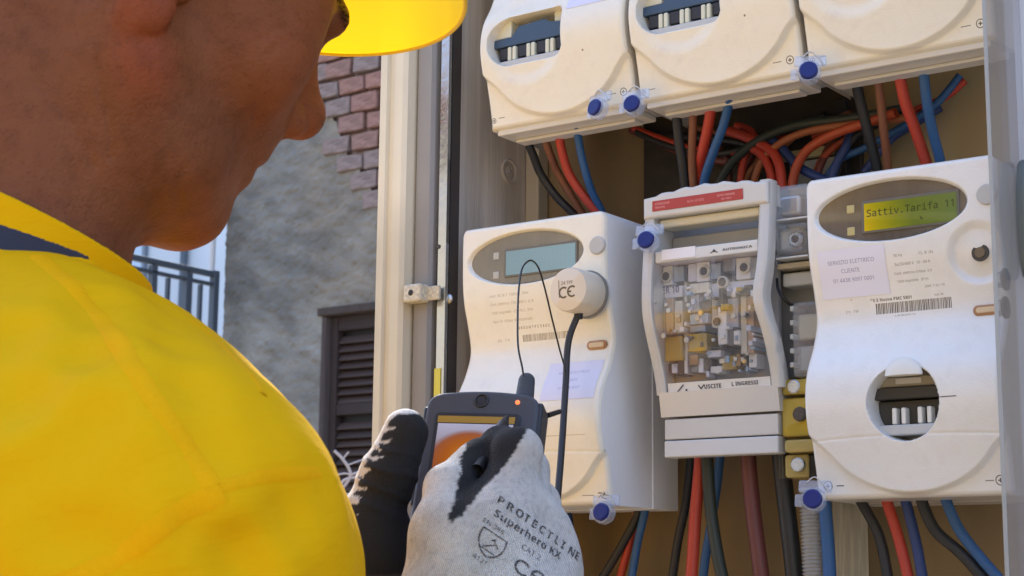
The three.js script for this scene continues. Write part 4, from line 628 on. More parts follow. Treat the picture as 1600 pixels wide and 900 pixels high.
  cable('black', 15, [-.09, -.09], [[1082, 690], [1076, 750], [1069, 800], [1060, 842], [1050, 906], [1040, 960]], 'thin black cable left of the thick red one under the fuse box');
  cable('red', 20, [-.055, -.060], [[1096, 690], [1093, 735], [1087, 800], [1080, 906], [1074, 960]], 'thick red cable under the fuse box');
  cable('blue', 15, [-.085, -.08], [[1128, 690], [1120, 760], [1110, 825], [1103, 868], [1098, 906], [1090, 960]], 'blue cable between the thick red and dark cables');
  cable('green', 20, [-.050, -.058], [[1104, 690], [1106, 735], [1111, 800], [1122, 870], [1130, 906], [1146, 960]], 'dark cable crossing the thick red one under the fuse box');
  cable('maroon', 25, [-.050, -.058], [[1168, 690], [1170, 725], [1177, 800], [1186, 870], [1191, 906], [1200, 960]], 'thick brown maroon cable under the fuse box');
  cable('black', 28, [-.050, -.06], [[1218, 690], [1222, 730], [1230, 800], [1237, 860], [1242, 906], [1246, 960]], 'very thick black cable left of the ribbed conduit');
  // below the lit meter
  cable('blue', 20, [-.040, -.045], [[1287, 770], [1290, 802], [1293, 840], [1297, 906], [1300, 960]], 'bright blue cable right of the ribbed conduit');
  cable('black', 16, [-.05, -.05], [[1338, 772], [1349, 790], [1373, 836], [1388, 906], [1396, 960]], 'black cable below the lit meter, leftmost of five');
  cable('red', 17, [-.05, -.05], [[1380, 768], [1388, 790], [1405, 844], [1420, 906], [1430, 960]], 'red cable below the lit meter');
  cable('navy', 16, [-.05, -.05], [[1410, 768], [1417, 790], [1431, 846], [1442, 906], [1450, 960]], 'navy cable below the lit meter, right of the red one');
  cable('black', 17, [-.045, -.05], [[1434, 766], [1442, 788], [1461, 828], [1503, 866], [1538, 906], [1580, 960]], 'black cable bending right below the lit meter');
  cable('blue', 16, [-.045, -.05], [[1472, 764], [1479, 784], [1499, 828], [1536, 876], [1562, 906], [1600, 960]], 'blue cable bending right below the lit meter');
  // ribbed clear conduit and a pale rail beside it
  { const a = onZ(1268, 762, -0.05), b = onZ(1277, 960, -0.05), d = b.clone().sub(a), n = 34, pts = [[0.0001, 0]]; for (let i = 0; i <= n * 4; i++) { const t = i / (n * 4); pts.push([0.0082 + 0.0009 * Math.sin(i * Math.PI / 2), t * d.length()]); }
    const g = new THREE.LatheGeometry(pts.map(([r, y]) => new THREE.Vector2(r, y)), 24); g.applyQuaternion(new THREE.Quaternion().setFromUnitVectors(V(0, 1, 0), d.clone().normalize()));
    const m = solo('conduit', g, phys(rgb(0.55, 0.55, 0.53), 0.18, { transmission: 0.5, thickness: 0 }), 'ribbed clear conduit hanging below the brass terminals', 'conduit'); m.position.copy(a); }
  { const a = onZ(1308, 770, -0.085); const m = solo('mounting_rail', box(-0.004, 0.004, -0.16, 0.02, -0.04, 0), M.frame, 'narrow cream rail below the lit meter, right of the bright blue cable', 'rail'); m.position.copy(a); }
  // pale fixing bracket and scrap lengths behind the tangle
  { const a = onZ(1258, 226, -0.12), t = thing('fixing_bracket', 'pale yellow fixing bracket behind the cable tangle', 'bracket', a); const bm = phys(rgb(0.58, 0.50, 0.28), 0.45);
    part('bar', box(-0.022, 0.024, 0.012, 0.018, -0.010, 0.0, 0.001), bm, t); part('bar', box(-0.022, 0.024, -0.010, -0.003, -0.010, 0.0, 0.001), bm, t); part('plate', box(-0.016, 0.024, -0.040, -0.0105, -0.010, -0.004, 0.001), phys(rgb(0.62, 0.66, 0.68), 0.4), t); part('post', box(0.0245, 0.034, -0.05, 0.03, -0.010, 0.002, 0.001), M.blackMatt, t); }
}
// ---------------------------------------------------------------- reading head on the blank meter and its lead
{
  const c = V(LEFT.x + 0.1148, LEFT.y + 0.1503, meterZ('plain', 0.1148, 0.1503) + 0.0015), p = thing('reading_head', 'round cream optical reading head with a black lead on the blank meter', 'reading head', c);
  const cream = phys(rgb(0.68, 0.60, 0.47), 0.45);
  const lathe = (list, seg = 48) => { const g = toCreasedNormals(new THREE.LatheGeometry(list.map(([a, b]) => new THREE.Vector2(a, b)), seg), 0.5); g.rotateX(Math.PI / 2); return g; };
  part('body', lathe([[0.0001, 0.0005], [0.0158, 0.0005], [0.0162, 0.002], [0.0160, 0.0235], [0.0152, 0.0258], [0.0135, 0.0266], [0.0001, 0.0266]]), cream, p);
  part('seal_ring', lathe([[0.0001, -0.0008], [0.0172, -0.0008], [0.0176, 0.0002], [0.0172, 0.0022], [0.0001, 0.0022]]), phys(rgb(0.20, 0.19, 0.17), 0.5), p);
  const ce = new THREE.CircleGeometry(0.0128, 40); ce.translate(0, 0, 0.02675);
  part('mark', ce, std(0xffffff, 0.5, { transparent: true, map: canvasTex(300, 300, (g, W, H) => { g.clearRect(0, 0, W, H); g.strokeStyle = '#5f5138'; g.lineWidth = 15; g.beginPath(); g.arc(112, 176, 42, 0.9, 5.4); g.stroke(); g.beginPath(); g.arc(196, 172, 42, 0.9, 5.4); g.stroke(); g.beginPath(); g.moveTo(158, 172); g.lineTo(188, 172); g.stroke(); words(g, 86, 96, '24 TPF', 40, '#5f5138'); g.lineWidth = 6; g.beginPath(); g.moveTo(62, 70); g.lineTo(70, 218); g.stroke(); }) }), p);
  const z0 = 0.0125, L = c.clone().add(V(0, -0.0155, z0)), tip = [onZ(889, 530, 0.016), onZ(884, 600, 0.022), onZ(879, 680, 0.034), onZ(872, 770, 0.05), onZ(862, 880, 0.06), onZ(850, 1000, 0.07)];
  part('collar', rod(V(0, -0.0150, z0), V(0, -0.0195, z0), 0.0034, 0.0030, 16), M.blackMatt, p);
  part('lead', tube([L, ...tip].map((q) => q.clone().sub(c)), 0.0024, 60, 12), phys(rgb(0.020, 0.016, 0.014), 0.4), p);
}
// ---------------------------------------------------------------- smooth bodies: distance fields meshed with surface nets
const smin = (a, b, k) => { const h = Math.max(k - Math.abs(a - b), 0) / k; return Math.min(a, b) - h * h * k * 0.25; };
const smax = (a, b, k) => -smin(-a, -b, k);
function limb(ax, ay, az, bx, by, bz, ra, rb) { // tapered capsule
  const dx = bx - ax, dy = by - ay, dz = bz - az, l2 = 1 / (dx * dx + dy * dy + dz * dz);
  return (x, y, z) => { const px = x - ax, py = y - ay, pz = z - az, h = clamp((px * dx + py * dy + pz * dz) * l2, 0, 1), qx = px - dx * h, qy = py - dy * h, qz = pz - dz * h; return Math.sqrt(qx * qx + qy * qy + qz * qz) - (ra + (rb - ra) * h); };
}
function ball(cx, cy, cz, rx, ry = rx, rz = rx) {
  return (x, y, z) => { const a = (x - cx) / rx, b = (y - cy) / ry, c = (z - cz) / rz, k0 = Math.sqrt(a * a + b * b + c * c), k1 = Math.sqrt(a * a / (rx * rx) + b * b / (ry * ry) + c * c / (rz * rz)); return k1 < 1e-9 ? -Math.min(rx, ry, rz) : k0 * (k0 - 1) / k1; };
}
function nets(sdf, lo, hi, h) { // points and triangles of the zero surface
  const n = [0, 1, 2].map((k) => Math.ceil((hi[k] - lo[k]) / h) + 1), [nx, ny, nz] = n, f = new Float32Array(nx * ny * nz), B = 6;
  const id = (i, j, k) => i + nx * (j + ny * k);
  for (let k0 = 0; k0 < nz; k0 += B) for (let j0 = 0; j0 < ny; j0 += B) for (let i0 = 0; i0 < nx; i0 += B) {
    const i1 = Math.min(nx, i0 + B), j1 = Math.min(ny, j0 + B), k1 = Math.min(nz, k0 + B);
    const c = sdf(lo[0] + h * (i0 + B / 2), lo[1] + h * (j0 + B / 2), lo[2] + h * (k0 + B / 2)), far = Math.abs(c) > h * B * 1.25;
    for (let k = k0; k < k1; k++) for (let j = j0; j < j1; j++) for (let i = i0; i < i1; i++) f[id(i, j, k)] = far ? c : sdf(lo[0] + h * i, lo[1] + h * j, lo[2] + h * k);
  }
  const map = new Int32Array(nx * ny * nz).fill(-1), P = [], I = [];
  for (let k = 0; k < nz - 1; k++) for (let j = 0; j < ny - 1; j++) for (let i = 0; i < nx - 1; i++) {
    let m = 0; const v = [];
    for (let c = 0; c < 8; c++) { const x = f[id(i + (c & 1), j + ((c >> 1) & 1), k + (c >> 2))]; v.push(x); if (x < 0) m |= 1 << c; }
    if (m === 0 || m === 255) continue;
    let sx = 0, sy = 0, sz = 0, cnt = 0;
    for (let c = 0; c < 8; c++) for (let b = 0; b < 3; b++) { const d = c | (1 << b); if (d === c) continue; if ((v[c] < 0) === (v[d] < 0)) continue; const t = v[c] / (v[c] - v[d]); sx += (c & 1) + (b === 0 ? t : 0); sy += ((c >> 1) & 1) + (b === 1 ? t : 0); sz += (c >> 2) + (b === 2 ? t : 0); cnt++; }
    map[id(i, j, k)] = P.length / 3; P.push(lo[0] + h * (i + sx / cnt), lo[1] + h * (j + sy / cnt), lo[2] + h * (k + sz / cnt));
  }
  const quad = (a, b, c, d, flip) => { if (a < 0 || b < 0 || c < 0 || d < 0) return; if (flip) I.push(a, c, b, a, d, c); else I.push(a, b, c, a, c, d); };
  for (let k = 1; k < nz - 1; k++) for (let j = 1; j < ny - 1; j++) for (let i = 1; i < nx - 1; i++) {
    const s = f[id(i, j, k)] < 0;
    if (s !== f[id(i + 1, j, k)] < 0) quad(map[id(i, j - 1, k - 1)], map[id(i, j, k - 1)], map[id(i, j, k)], map[id(i, j - 1, k)], !s);
    if (s !== f[id(i, j + 1, k)] < 0) quad(map[id(i - 1, j, k - 1)], map[id(i - 1, j, k)], map[id(i, j, k)], map[id(i, j, k - 1)], !s);
    if (s !== f[id(i, j, k + 1)] < 0) quad(map[id(i - 1, j - 1, k)], map[id(i, j - 1, k)], map[id(i, j, k)], map[id(i - 1, j, k)], !s);
  }
  return { P, I };
}
// the person is laid out on axes to the right, up and away, measured from the place the photographer stood
const BASE = rel(-0.30, -0.3, 0.78); BASE.y = 0;
function fleshed(sdf, lo, hi, h, { color, uvOf } = {}) {
  const { P, I } = nets(sdf, lo, hi, h), n = P.length / 3, pos = new Float32Array(n * 3), nor = new Float32Array(n * 3), uv = new Float32Array(n * 2), col = color ? new Float32Array(n * 3) : null, e = h * 0.4;
  for (let i = 0; i < n; i++) {
    const x = P[i * 3], y = P[i * 3 + 1], z = P[i * 3 + 2]; let gx = sdf(x + e, y, z) - sdf(x - e, y, z), gy = sdf(x, y + e, z) - sdf(x, y - e, z), gz = sdf(x, y, z + e) - sdf(x, y, z - e); const l = Math.hypot(gx, gy, gz) || 1; gx /= l; gy /= l; gz /= l;
    const w = rel(x, y, z).sub(BASE), m = V(0, 0, 0).addScaledVector(RIGHT, gx).addScaledVector(UPV, gy).addScaledVector(AWAY, gz);
    pos.set([w.x, w.y, w.z], i * 3); nor.set([m.x, m.y, m.z], i * 3);
    const q = uvOf ? uvOf(x, y, z, gx, gy, gz) : [x, y]; uv.set(q, i * 2); if (color) col.set(color(x, y, z, gx, gy, gz), i * 3);
  }
  for (let i = 0; i < I.length; i += 3) { const t = I[i + 1]; I[i + 1] = I[i + 2]; I[i + 2] = t; }
  const g = new THREE.BufferGeometry(); g.setAttribute('position', new THREE.BufferAttribute(pos, 3)); g.setAttribute('normal', new THREE.BufferAttribute(nor, 3)); g.setAttribute('uv', new THREE.BufferAttribute(uv, 2)); if (color) g.setAttribute('color', new THREE.BufferAttribute(col, 3)); g.setIndex(I); return g;
}
const J = (px, py, d) => [(px - 800) / FOCAL * d, (450 - py) / FOCAL * d, d];
const seg = (a, b, ra, rb) => limb(...a, ...b, ra, rb);

const person = thing('person', 'person in a yellow polo shirt, yellow helmet and grey work gloves, reading a handheld', 'person', BASE.clone());
// ---- head pose
const ha = 60.85 * Math.PI / 180, hp = 21.97 * Math.PI / 180, hr = -2.09 * Math.PI / 180, HC = [-0.1958, 0.1544, 0.8749];
const hF = [Math.cos(hp) * Math.sin(ha), -Math.sin(hp), Math.cos(hp) * Math.cos(ha)], u0 = [Math.sin(hp) * Math.sin(ha), Math.cos(hp), Math.sin(hp) * Math.cos(ha)], r0 = [Math.cos(ha), 0, -Math.sin(ha)];
const hR = [0, 1, 2].map((i) => Math.cos(hr) * r0[i] + Math.sin(hr) * u0[i]), hU = [0, 1, 2].map((i) => Math.cos(hr) * u0[i] - Math.sin(hr) * r0[i]);
const headLocal = (x, y, z) => { const a = x - HC[0], b = y - HC[1], c = z - HC[2]; return [a * hR[0] + b * hR[1] + c * hR[2], a * hU[0] + b * hU[1] + c * hU[2], a * hF[0] + b * hF[1] + c * hF[2]]; };
const headPoint = (x, y, z) => [0, 1, 2].map((i) => HC[i] + hR[i] * x + hU[i] * y + hF[i] * z);
const headWorld = (x, y, z) => rel(...headPoint(x, y, z)).sub(BASE);
// ---- face, in head axes: x to the person's right, y up, z forward
const cranium = ball(0, 0.058, -0.012, 0.077, 0.092, 0.098), mask = ball(0, -0.010, 0.042, 0.064, 0.086, 0.053), maxilla = ball(0, -0.036, 0.062, 0.034, 0.034, 0.033), underjaw = ball(0, -0.071, 0.026, 0.050, 0.038, 0.048);
const faceList = [];
for (const s of [-1, 1]) {
  faceList.push([limb(s * 0.058, -0.048, 0.006, s * 0.044, -0.078, 0.038, 0.020, 0.019), 0.03], [limb(s * 0.044, -0.078, 0.038, s * 0.013, -0.096, 0.064, 0.019, 0.017), 0.025], [ball(s * 0.051, -0.014, 0.060, 0.020, 0.019, 0.022), 0.03], [limb(s * 0.050, 0.028, 0.074, s * 0.012, 0.031, 0.099, 0.010, 0.0115), 0.014], [ball(s * 0.052, 0.010, 0.066, 0.014, 0.020, 0.016), 0.02]);
}
const noseList = [[limb(0, 0.020, 0.091, 0, -0.018, 0.1085, 0.0080, 0.0102), 0.012], [ball(0, -0.0225, 0.1095, 0.0126, 0.0120, 0.0118), 0.010], [ball(0.0134, -0.0300, 0.0985, 0.0088, 0.0092, 0.0112), 0.004], [ball(-0.0130, -0.0290, 0.1000, 0.0080, 0.0085, 0.0110), 0.006]];
const mouthList = [[ball(0, -0.0555, 0.0845, 0.024, 0.0065, 0.0105), 0.008], [ball(0, -0.0680, 0.0825, 0.021, 0.0070, 0.0105), 0.008], [ball(0, -0.0925, 0.0705, 0.0190, 0.0160, 0.0165), 0.014]];
const earList = []; { const s = 1; const E = [[0.073, 0.012, 0.006], [0.079, 0.031, 0.002], [0.084, 0.037, -0.012], [0.087, 0.026, -0.024], [0.085, 0.006, -0.023], [0.084, -0.014, -0.014]]; for (const m of [1, -1]) { for (let i = 0; i < 5; i++) earList.push(limb(m * E[i][0], E[i][1], E[i][2], m * E[i + 1][0], E[i + 1][1], E[i + 1][2], 0.0042, 0.0042)); earList.push(ball(m * 0.0815, -0.0200, -0.004, 0.0052, 0.0110, 0.0085), ball(m * 0.076, 0.006, -0.009, 0.0050, 0.028, 0.0155), ball(m * 0.0725, -0.004, 0.008, 0.0065, 0.008, 0.005)); } }
const neckA = headPoint(0, -0.040, -0.026), neckB = [-0.268, -0.055, 0.815], neck = limb(...neckA, ...neckB, 0.0585, 0.061), neckBase = limb(...neckB, -0.27, -0.16, 0.80, 0.075, 0.12);
const tendonA = headPoint(0.062, -0.034, -0.012), tendon = limb(...tendonA, -0.214, -0.030, 0.835, 0.014, 0.012), larynx = ball(...headPoint(0, -0.125, 0.012), 0.014, 0.018, 0.014);
function skinField(x, y, z) {
  const [a, b, c] = headLocal(x, y, z);
  let d = smin(cranium(a, b, c), mask(a, b, c), 0.04); d = smin(d, maxilla(a, b, c), 0.03); d = smin(d, underjaw(a, b, c), 0.03);
  if (d < 0.09) {
    for (const [f, k] of faceList) d = smin(d, f(a, b, c), k);
    for (const s of [-1, 1]) d = smax(d, -(Math.hypot(a - s * 0.031, (b - 0.013) * 1.15, c - 0.106) - 0.0165), 0.012); // eye hollows
    for (const s of [-1, 1]) { d = smin(d, Math.hypot(a - s * 0.0310, b - 0.0110, c - 0.0790) - 0.0128, 0.004); d = smax(d, -(Math.abs(b - 0.0095) < 0.02 ? Math.hypot((b - 0.0090) * 1.6, (c - 0.0945) * 0.9, Math.max(0, Math.abs(a - s * 0.031) - 0.010)) - 0.0032 : 1), 0.002); }
    for (const [f, k] of noseList) d = smin(d, f(a, b, c), k);
    for (const s of [-1, 1]) d = smax(d, -(Math.hypot((a - s * 0.0072) * 1.1, b + 0.0400, (c - 0.1015) * 0.72) - 0.0042), 0.003); // nostrils
    for (const [f, k] of mouthList) d = smin(d, f(a, b, c), k);
    d = smax(d, -(Math.hypot(b + 0.0612, (c - 0.095) * 0.8, Math.max(0, Math.abs(a) - 0.022)) - 0.0026), 0.004);
    let e = 1; for (const f of earList) e = smin(e, f(a, b, c), 0.005); d = smin(d, e, 0.0025);
    
  }
  let n = smin(neck(x, y, z), neckBase(x, y, z), 0.05); n = smin(n, larynx(x, y, z), 0.02); n = smin(n, tendon(x, y, z), 0.018);
  d = smin(d, n, 0.026);
  if (Math.abs(d) < 0.01) { let g = 0; for (const [f, r, dep] of creases) { const q = f(x, y, z); if (q < r * 3) g = Math.max(g, dep * Math.exp(-(q * q) / (r * r))); } d += g; }
  if (Math.abs(d) < 0.012) d += 0.0007 * fbm(x * 55, y * 55, z * 55, 2);
  return d;
}
const creases = []; // neck folds and cheek lines, found on the skin itself
const T_skinTone = dataTex(512, (u, v) => { const p = smooth(0.2, 0.55, fbm(u * 110, v * 110, 12, 1, 110)), q = smooth(0.25, 0.5, fbm(u * 60, v * 60, 22, 2, 60)), s = 1 - 0.10 * p - 0.06 * q + 0.10 * fbm(u * 12, v * 12, 31, 4, 12); return [s, s - 0.01, s - 0.015]; }, true);
const T_skin = dataTex(512, grey((u, v) => { let s = 0.5 + 0.35 * fbm(u * 60, v * 60, 4, 3, 60); s -= 0.25 * smooth(0.25, 0.6, fbm(u * 90, v * 90, 12, 1, 90)); return s; }));
const skinColor = (x, y, z) => {
  const [a, b, c] = headLocal(x, y, z), t = 1 + 0.12 * fbm(x * 26, y * 26, z * 26, 4) + 0.07 * fbm(x * 210, y * 210, z * 210, 2);
  const nose = smooth(0.035, 0.0, Math.hypot(a, b + 0.02, c - 0.112) - 0.012), ear = smooth(0.0, 0.01, Math.abs(a) - 0.073) * smooth(0.05, 0.03, Math.abs(c)), cheek = smooth(0.05, 0.0, Math.hypot(Math.abs(a) - 0.048, b + 0.018, c - 0.062));
  const beard = smooth(-0.028, -0.055, b) * smooth(0.0, 0.03, c) * smooth(-0.2, 0.3, fbm(x * 25, y * 25, z * 25, 2) + 0.35), speck = smooth(0.42, 0.62, noise3(x * 420, y * 420, z * 420)) * 0.10, freckle = smooth(0.5, 0.8, noise3(x * 170, y * 170, z * 170 + 4)) * 0.08;
  const brow = smooth(0.0055, 0.002, Math.abs(b - 0.031 - 0.10 * (0.03 - Math.abs(Math.abs(a) - 0.03)))) * smooth(0.008, 0.014, Math.abs(a)) * smooth(0.056, 0.046, Math.abs(a)) * (c > 0.05 ? 1 : 0); const k = (1 - 0.6 * brow) * 0.56 * t * (1 - 0.14 * beard - beard * speck - freckle), red = 0.015 * nose + 0.07 * ear + 0.03 * cheek; let mole = 1; for (const [mx, my, mz] of [[0.068, -0.078, 0.020]]) if (Math.hypot(a - mx, b - my, c - mz) < 0.004) mole = 0.6;
  return [(0.36 + red) * k * mole, (0.125 - red * 0.2) * k * mole, (0.052 - red * 0.1) * k * mole];
};
{
  const march = (px, py) => { let d = 0.6; for (let i = 0; i < 160; i++) { const f = skinField(...J(px, py, d)); if (Math.abs(f) < 0.0002) break; d += f * 0.75; } return J(px, py, d); };
  for (const [list, r, depth] of [[[[148, 96], [160, 150], [172, 196], [176, 246]], 0.0016, 0.0012], [[[196, 20], [186, 70], [196, 130]], 0.0022, 0.0010], [[[286, 262], [276, 296], [280, 330]], 0.0020, 0.0009], [[[60, 130], [110, 190], [150, 262]], 0.0018, 0.0006], [[[412, 160], [396, 196], [372, 228], [362, 262]], 0.0030, 0.0010], [[[455, 40], [430, 46], [408, 60]], 0.0016, 0.0006], [[[458, 58], [436, 70], [418, 88]], 0.0016, 0.0006]]) { const P = list.map(([x, y]) => march(x, y)); for (let i = 0; i < P.length - 1; i++) creases.push([seg(P[i], P[i + 1], 0, 0), r, depth]); }
}
const skin = phys(0xffffff, 0.52, { vertexColors: true, map: T_skinTone, bumpMap: T_skin, bumpScale: 0.0007, specularIntensity: 0.25 });
part('body', fleshed(skinField, [-0.37, -0.16, 0.71], [-0.04, 0.30, 1.02], 0.0030, { color: skinColor, uvOf: (x, y, z) => { const [a, b, c] = headLocal(x, y, z); return [Math.atan2(a, c) * 0.08 * 12, b * 12]; } }), skin, person);
for (const s of [1, -1]) {
  const eye = new THREE.SphereGeometry(0.0118, 24, 16), p = headWorld(s * 0.031, 0.0105, 0.0803); eye.translate(p.x, p.y, p.z); const e = part('eye', eye, phys(rgb(0.36, 0.31, 0.28), 0.15), person);
  const ir = new THREE.SphereGeometry(0.0060, 20, 12), q = headWorld(s * 0.031, 0.0075, 0.0874); ir.translate(q.x, q.y, q.z); part('iris', ir, phys(rgb(0.03, 0.018, 0.010), 0.08), e);
  const b = []; for (let i = 0; i < 26; i++) { const t = rnd(), x = s * lerp(0.050, 0.014, t), y0 = 0.0300 + 0.003 * Math.sin(t * 3) + rr(-0.003, 0.003), z = lerp(0.0845, 0.1085, t) - 0.0005; b.push(tube([headWorld(x, y0, z), headWorld(x + s * 0.003, y0 + 0.001, z + 0.0006), headWorld(x + s * 0.009, y0 - 0.001, z - 0.0012)], 0.00026, 4, 5)); }
  part('eyebrow', b, std(rgb(0.035, 0.022, 0.015), 0.7), person);
}
// short dark hair below the helmet, at the back of the head
part('hair', fleshed((x, y, z) => { const [a, b, c] = headLocal(x, y, z); return smax(smax(skinField(x, y, z) - 0.0028 - 0.0016 * noise3(a * 300, b * 120, c * 300), -(b - 0.010 + 0.15 * Math.min(0, c + 0.05)) + 0, 0.004), c + 0.022 - 0.3 * (b - 0.02), 0.004); }, [-0.37, 0.10, 0.71], [-0.10, 0.30, 1.02], 0.0035), std(rgb(0.03, 0.02, 0.014), 0.75), person);

// ---- shirt
const shN = [-0.262, -0.040, 0.82], shR = [-0.142, -0.101, 0.682], shL = [-0.405, -0.085, 0.955], elR = [-0.087, -0.372, 0.690], elL = [-0.30, -0.36, 1.075], wrR = J(780, 1010, 0.905), wrL = J(560, 985, 0.965);
const worldDown = [-RIGHT.y, -UPV.y, -AWAY.y];
const below = (p, m) => p.map((v, i) => v + worldDown[i] * m);
const shirtParts = [
  [limb(-0.262, -0.052, 0.820, -0.200, -0.072, 0.752, 0.050, 0.050), 0.05], [limb(-0.262, -0.052, 0.820, -0.33, -0.068, 0.89, 0.052, 0.052), 0.05],
  [limb(-0.200, -0.074, 0.752, ...shR, 0.049, 0.058), 0.05], [limb(-0.33, -0.068, 0.89, ...shL, 0.05, 0.062), 0.05],
  [limb(-0.235, -0.155, 0.765, -0.31, -0.155, 0.85, 0.125, 0.125), 0.09], [limb(-0.27, -0.17, 0.80, ...below([-0.265, -0.06, 0.80], 0.55), 0.135, 0.15), 0.10],
  [limb(-0.170, -0.150, 0.86, -0.26, -0.150, 0.95, 0.072, 0.072), 0.07], [limb(-0.190, -0.150, 0.700, -0.205, -0.26, 0.70, 0.075, 0.08), 0.09], [limb(-0.16, -0.13, 0.80, -0.19, -0.22, 0.80, 0.06, 0.07), 0.08],
];
const armR = [limb(...shR, ...elR, 0.060, 0.056), limb(...elR, ...[0, 1, 2].map((i) => lerp(elR[i], wrR[i], 0.93)), 0.054, 0.038)], armL = [limb(...shL, ...elL, 0.062, 0.055), limb(...elL, ...[0, 1, 2].map((i) => lerp(elL[i], wrL[i], 0.93)), 0.052, 0.036)];
const collarTop = (x, y, z) => y - (0.0466 - 0.545 * (0.8 * x + 0.55 * z - 0.2344));
const folds = [];
function shirtField(x, y, z) {
  let d = 1; for (const [f, k] of shirtParts) d = smin(d, f(x, y, z), k);
  d = smin(d, armR[0](x, y, z), 0.045); d = smin(d, armR[1](x, y, z), 0.03); d = smin(d, armL[0](x, y, z), 0.045); d = smin(d, armL[1](x, y, z), 0.03);
  if (Math.abs(d) < 0.03) { const s = x * 0.6 + z * 0.8; d += 0.0050 * fbm(s * 9 + 3, y * 7, x * 5, 2) + 0.0030 * fbm(s * 22 + y * 14, y * 6 - s * 8, x * 9 + 5, 3); for (const [f, r, h] of folds) { const q = f(x, y, z); if (q < r * 3.2) d += h * (Math.exp(-(q * q) / (r * r)) - 0.55 * Math.exp(-Math.pow((q - 1.7 * r) / r, 2))); } }
  return d;
}
{
  const march = (px, py) => { let d = 0.45; for (let i = 0; i < 160; i++) { const f = shirtField(...J(px, py, d)); if (Math.abs(f) < 0.0003) break; d += f * 0.75; if (d > 1.2) return null; } return J(px, py, d); };
  for (const [list, r, h] of [[[[500, 770], [452, 800], [400, 850], [360, 905]], 0.0120, 0.0016], [[[150, 470], [130, 560], [150, 660], [190, 740]], 0.0110, 0.0026], [[[30, 520], [50, 620], [90, 720], [150, 800]], 0.0120, 0.0028], [[[250, 470], [272, 540], [300, 610], [322, 690]], 0.0100, 0.0013], [[[20, 770], [90, 830], [170, 850]], 0.0100, 0.0026], [[[300, 830], [360, 860], [400, 905]], 0.0090, 0.0024]]) { const P = list.map(([x, y]) => march(x, y)).filter(Boolean); for (let i = 0; i < P.length - 1; i++) folds.push([seg(P[i], P[i + 1], 0, 0), r, h]); }
}
const T_cloth = dataTex(256, grey((u, v) => 0.5 + 0.5 * fbm(u * 28, v * 28, 2, 3, 28)));
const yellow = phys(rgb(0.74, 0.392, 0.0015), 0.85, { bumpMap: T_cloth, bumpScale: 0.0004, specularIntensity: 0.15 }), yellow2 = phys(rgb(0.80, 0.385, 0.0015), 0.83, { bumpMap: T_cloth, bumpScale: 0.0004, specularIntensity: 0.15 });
const clothUV = (x, y, z) => [(x * 0.75 + z * -0.66) * 14, y * 14];
part('shirt', fleshed(shirtField, [-0.56, -0.66, 0.50], [0.05, 0.06, 1.16], 0.0055, { uvOf: clothUV }), yellow, person, 'yellow polo shirt');
// collar with a dark stripe
const neckFlare = limb(...neckB, -0.27, -0.16, 0.80, 0.064, 0.078);
const neckRound = (x, y, z) => smin(neck(x, y, z), smin(neckFlare(x, y, z), tendon(x, y, z) - 0.002, 0.02), 0.05);
const sOf = (x, z) => 0.8 * x + 0.55 * z - 0.2344, stripeTop = (x, y, z) => y - (0.0306 - 0.36 * sOf(x, z)), stripeBot = (x, y, z) => y - (0.0180 - 0.10 * sOf(x, z));
const shellOf = (t0, t1, top, bottom) => (x, y, z) => { const n = neckRound(x, y, z); return smax(smax(smax(n - t1, t0 - n, 0.0015), top(x, y, z), 0.002), -bottom(x, y, z), 0.002); };
part('collar', fleshed(shellOf(0.0006, 0.0052, collarTop, (x, y, z) => stripeTop(x, y, z) + 0.012), [-0.38, -0.12, 0.70], [-0.15, 0.12, 0.95], 0.0019, { uvOf: clothUV }), yellow, person);
part('collar_stripe', fleshed(shellOf(0.0010, 0.0058, stripeTop, (x, y, z) => Math.min(stripeBot(x, y, z) + 0.008, (0.043 - sOf(x, z)) * 0.6)), [-0.38, -0.12, 0.70], [-0.15, 0.12, 0.95], 0.0019, { uvOf: clothUV }), phys(rgb(0.022, 0.024, 0.045), 0.8, { bumpMap: T_cloth, bumpScale: 0.0003 }), person, 'dark navy stripe under the collar');
part('collar_base', fleshed(((f) => (x, y, z) => smax(f(x, y, z), sOf(x, z) - 0.052, 0.012))(shellOf(0.0012, 0.0072, stripeBot, (x, y, z) => y + 0.06)), [-0.40, -0.14, 0.68], [-0.13, 0.10, 0.97], 0.0022, { uvOf: clothUV }), yellow, person);
